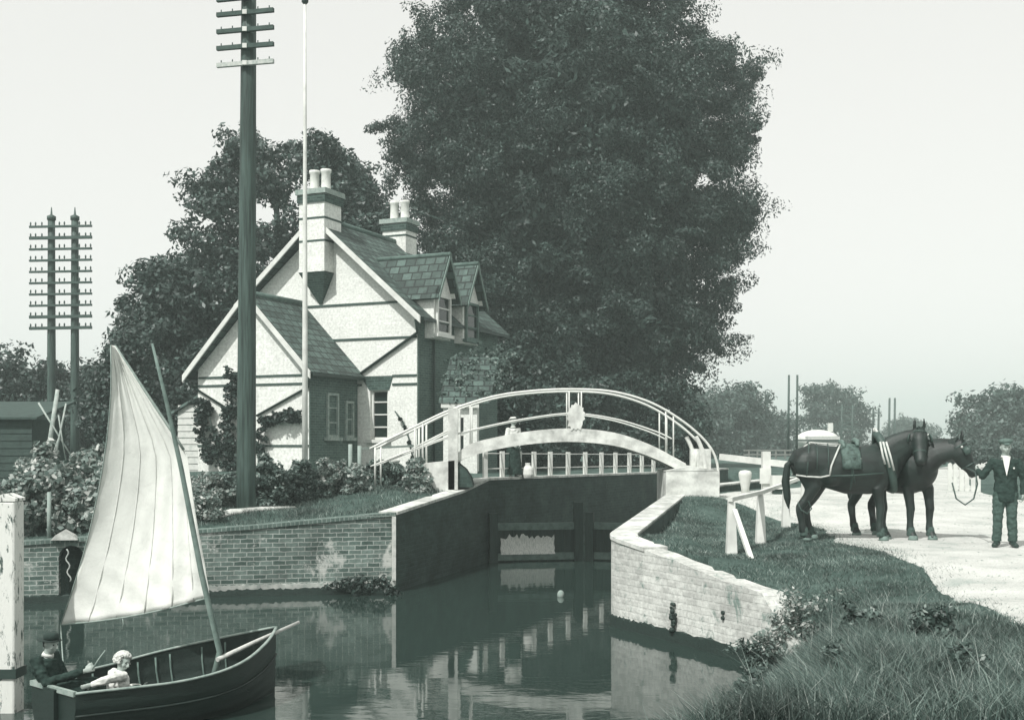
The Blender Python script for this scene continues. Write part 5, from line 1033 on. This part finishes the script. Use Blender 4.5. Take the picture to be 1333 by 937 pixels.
vine('wispy bare climber on the white gable beside the sash window', [mat_of(hs) @ loc(538, 600, wy=-.08), mat_of(hs) @ loc(532, 570, wy=-.08), mat_of(hs) @ loc(524, 548, wy=-.08), mat_of(hs) @ loc(514, 535, wy=-.08)], .03, 8)
for lab, px, yt, yb, w, Y in (('pale ragged weed rooted in the low end of the wing wall', 1012, 805, 850, 40, 14.7), ('pale weed spilling over the broken end of the wing wall', 1042, 780, 835, 46, 14.6), ('dark-leaved weed at the waterline by the wing wall end', 985, 838, 872, 36, 14.6)):
    shrub(lab, px, yt, yb, w, Y, L6 if 'pale' in lab else L4, 110, .06, 22, 'weeds at the wing wall', .45)
for lab, px, yt, yb, w, Y in (('small broad-leaved weed low in the long grass nearest the water', 985, 885, 915, 40, 10.6), ('broad-leaved weed in the long grass below the slanting prop', 1120, 830, 862, 50, 10.9), ('tall ragged weed in the long grass towards the path edge', 1210, 800, 850, 46, 10.2),
    ('low dark weed in the long grass at the picture foot', 1090, 890, 925, 60, 9.0), ('feathery weed in the long grass near the picture corner', 1255, 870, 920, 60, 8.6)):
    shrub(lab, px, yt, yb, w, Y, L4, 90, .06, 18, 'weeds in the long grass', .5)
# ivy over the hut roof
t = thing('ivy_mass', 'heap of ivy spreading over the small hut roof', 'ivy', (hx0+.7, hy+1.2, zf+.5)); c = []
for k in range(60): u, v = random.random(), random.random(); c.append((-.7+u*(1.3+v*.5)+v*.3, -1.1+1.8*v, -.35+1.4*v+random.gauss(0, .08)))
leaves('leaves', np.array(c), RNG.uniform(.15, .3, 60), 90, .10, L4, t, .7)
# dark shed and the trestle of stakes
a = P(25, 606, 31); z = gz(a.x, 31); sh = thing('shed', 'low dark weatherboarded shed at the picture edge behind plants', 'shed', (a.x, 31, z)); x0, x1 = P(-60, 600, 31).x, P(42, 600, 31).x; zt = P(20, 545, 31).z
mb = MB()
for k in range(9): h = (zt-z)/9; mb.box(((x0+x1)/2, 31, z+h*(k+.5)), (x1-x0, .05, h), 0, R(-6))
mb.obj('board_wall', mat('tarred board', .05, .4, 6), sh); MB().prism([(x0-.2, 30.8, zt-.02), (x1+.2, 30.8, zt-.02), (x1+.2, 33.5, zt+.5), (x0-.2, 33.5, zt+.5)], (0, 0, .06)).obj('roof', mat('felted roof', .06, .4, 5), sh); MB().box((x1-.06, 32.2, (z+zt)/2), (.06, 2.3, zt-z)).obj('end_wall', mat('tarred board', .05), sh)
ts = thing('garden_trestle', 'pale leaning poles of a garden trestle beside the dark shed', 'trestle', P(70, 604, 30)); mm = mat('peeled pole', .38, .35, 8)
for x0_, y0_, x1_, y1_, r in ((60, 607, 75, 507, .07), (70, 605, 86, 525, .03), (50, 524, 98, 602, .025), (66, 600, 80, 560, .025), (76, 540, 86, 602, .02)):
    MB().tube([P(x0_, y0_, 30), P(x1_, y1_, 30.2)], [r, r*.75], 8).obj('stake', mm, ts)
MB().bar(P(70, 601, 29.9), P(104, 601, 29.9), .06, .05).obj('rail', mm, ts)
a = P(64, 700, 22); st = thing('garden_stake', 'single grey stake among plants above the river wall', 'stake', (a.x, 22, gz(a.x, 22))); MB().tube([(a.x, 22, gz(a.x, 22)-.1), P(64, 640, 22)], [.045, .04], 8).obj('shaft', mat('grey stake', .3), st)
# weeds at the foot of the river wall corner
t = thing('waterside_weed', 'dark clump of weed at the water under the river wall corner', 'weed', P(478, 770, 22.1)); leaves('leaves', np.array([(random.gauss(0, .25), random.gauss(-.1, .05), random.gauss(.12, .12)) for k in range(14)]), RNG.uniform(.1, .2, 14), 60, .09, L5, t, .5)
a = G(730, 776, ZW); t = thing('float', 'small pale float bobbing on the dark lock water', 'float', a); MB().ball(a+Vector((0, 0, .03)), (.07, .07, .09), 12, 8).obj('ball', mat('pale cork', .3, .3, 9), t)
# ------------------------------------------------------------------ grass
def blades(name, n, area, hgt, wid, lean, m, keep=None, clump=0, near=False):
    xs = RNG.uniform(area[0], area[1], n*3); ys = RNG.uniform(area[2], area[3], n*3); d, hard = sdf(xs, ys); pe_ = np.array([path_edge(float(y_))[0] for y_ in np.linspace(0, 60, 601)])
    e = pe_[np.clip((ys*10).astype(int), 0, 600)]; ok = (d > np.where(hard, .32, .25)) & ((xs < e+RNG.exponential(.22, n*3)-.05) | (xs < 0))
    if near: ok = (d > .3) & (np.abs(xs-e-.08) < np.abs(RNG.normal(0, .22, n*3)))
    if keep is not None: ok &= keep(xs, ys)
    if clump:
        cl = np.array([mnoise.noise((x_*1.3, y_*1.3, 5)) for x_, y_ in zip(xs, ys)]); ok &= RNG.random(n*3) < np.clip(.55+clump*cl, .03, 1)
    xs, ys = xs[ok][:n], ys[ok][:n]; k = len(xs)
    i = np.clip(np.searchsorted(GXs, xs)-1, 0, nx-2); j = np.clip(np.searchsorted(GYs, ys)-1, 0, ny-2); u = (xs-GXs[i])/(GXs[i+1]-GXs[i]); v = (ys-GYs[j])/(GYs[j+1]-GYs[j])
    zs = (GZ[j, i]*(1-u)+GZ[j, i+1]*u)*(1-v)+(GZ[j+1, i]*(1-u)+GZ[j+1, i+1]*u)*v
    h = hgt(xs, ys)*(.5+.9*RNG.random(k)) if callable(hgt) else hgt*(.5+.9*RNG.random(k)); th = RNG.uniform(0, 2*PI, k); w = wid*(.6+.8*RNG.random(k))
    side = np.stack([np.cos(th), np.sin(th), np.zeros(k)], 1); la = RNG.uniform(0, 2*PI, k); lv = np.stack([np.cos(la), np.sin(la), np.zeros(k)], 1)*(lean*h*RNG.random(k)**.7)[:, None]+np.array([-.25, .05, 0])*(h*lean*.5)[:, None]
    b = np.stack([xs, ys, zs-.02], 1); m1 = b+lv*.3+np.array([0, 0, 1])*(h*.55)[:, None]; tp_ = b+lv+np.array([0, 0, 1])*(h*.97)[:, None]
    co = np.empty((k, 4, 3)); co[:, 0] = b-side*w[:, None]*.5; co[:, 1] = b+side*w[:, None]*.5; co[:, 2] = m1+side*w[:, None]*.4; co[:, 3] = m1-side*w[:, None]*.4
    c2 = np.empty((k, 3)); c2[:] = tp_; allv = np.concatenate([co.reshape(-1, 3), c2]); q4 = np.arange(k*4).reshape(-1, 4)
    tri = np.stack([q4[:, 3], q4[:, 2], np.arange(k)+k*4, np.arange(k)+k*4], 1)
    me = bpy.data.meshes.new(name); me.vertices.add(len(allv)); me.vertices.foreach_set('co', allv.astype(np.float32).ravel())
    lt_ = np.concatenate([q4.ravel(), tri[:, :3].ravel()]); ls = np.concatenate([np.arange(0, 4*k, 4), 4*k+np.arange(0, 3*k, 3)])
    me.loops.add(len(lt_)); me.loops.foreach_set('vertex_index', lt_.astype(np.int32)); me.polygons.add(2*k); me.polygons.foreach_set('loop_start', ls.astype(np.int32)); me.update(calc_edges=True); me.validate()
    return me
LG = leaf_mat('grass blade', .145, .35, 2.8, .6, .25, .3, patch=(1.1, .45, 1.5)); LS = leaf_mat('dry stalk', .26, .5, 1.6, .7, .2, .2)
hfun = lambda x, y: np.clip(.20-(y-8.5)*.02, .05, .20)*np.clip(1.15-(np.clip(x-3.1, 0, 3))*.5, .2, 1.2)
hstalk = lambda x, y: (.16+.26*RNG.random(len(x))**2)*np.clip(1.15-(np.clip(x-3.1, 0, 3))*.5, .2, 1.2)
g1 = blades('grass', 110000, (.6, 6.0, 6.8, 15.5), hfun, .007, 1.15, LG, clump=1.1); link('grass', g1, LG, label='long tangled grass on the near bank', kind='stuff')
g2 = blades('grass', 60000, (1.4, 6.4, 14.5, 27.5), .06, .009, 1.1, LG, clump=1.1); link('grass', g2, LG, label='short rough turf beyond the wing wall', kind='stuff')
g3 = blades('grass', 26000, (-10, -1.2, 20.6, 27), .10, .010, 1.1, LG, clump=1.2); link('grass', g3, LG, label='turf bank below the cottage', kind='stuff')
g4 = blades('dry_grass', 2600, (.8, 5.4, 7, 15.5), hstalk, .006, 1.0, LS, clump=.9); g5 = blades('grass', 14000, (3.8, 7.2, 7, 27), .055, .009, 1.2, LG, near=True); link('grass', g5, LG, label='ragged grass fringe creeping onto the towpath', kind='stuff')
link('dry_grass', g4, LS, label='pale dry stalks in the long grass', kind='stuff')
# ------------------------------------------------------------------ air: haze added to lift the dark tones, also fades distance
if HAZE:
    hzm = bpy.data.materials.new('air'); hzm.use_nodes = True; hn = hzm.node_tree; hn.nodes.remove(hn.nodes['Principled BSDF']); pv = hn.nodes.new('ShaderNodeVolumePrincipled')
    pv.inputs['Density'].default_value = HAZE; pv.inputs['Color'].default_value = (.84, 1, .945, 1); pv.inputs['Anisotropy'].default_value = 0; hn.links.new(pv.outputs[0], hn.nodes['Material Output'].inputs['Volume'])
    MB().box((40, 310, 12), (1340, 770, 31)).obj('haze', hzm, None, kind='stuff')
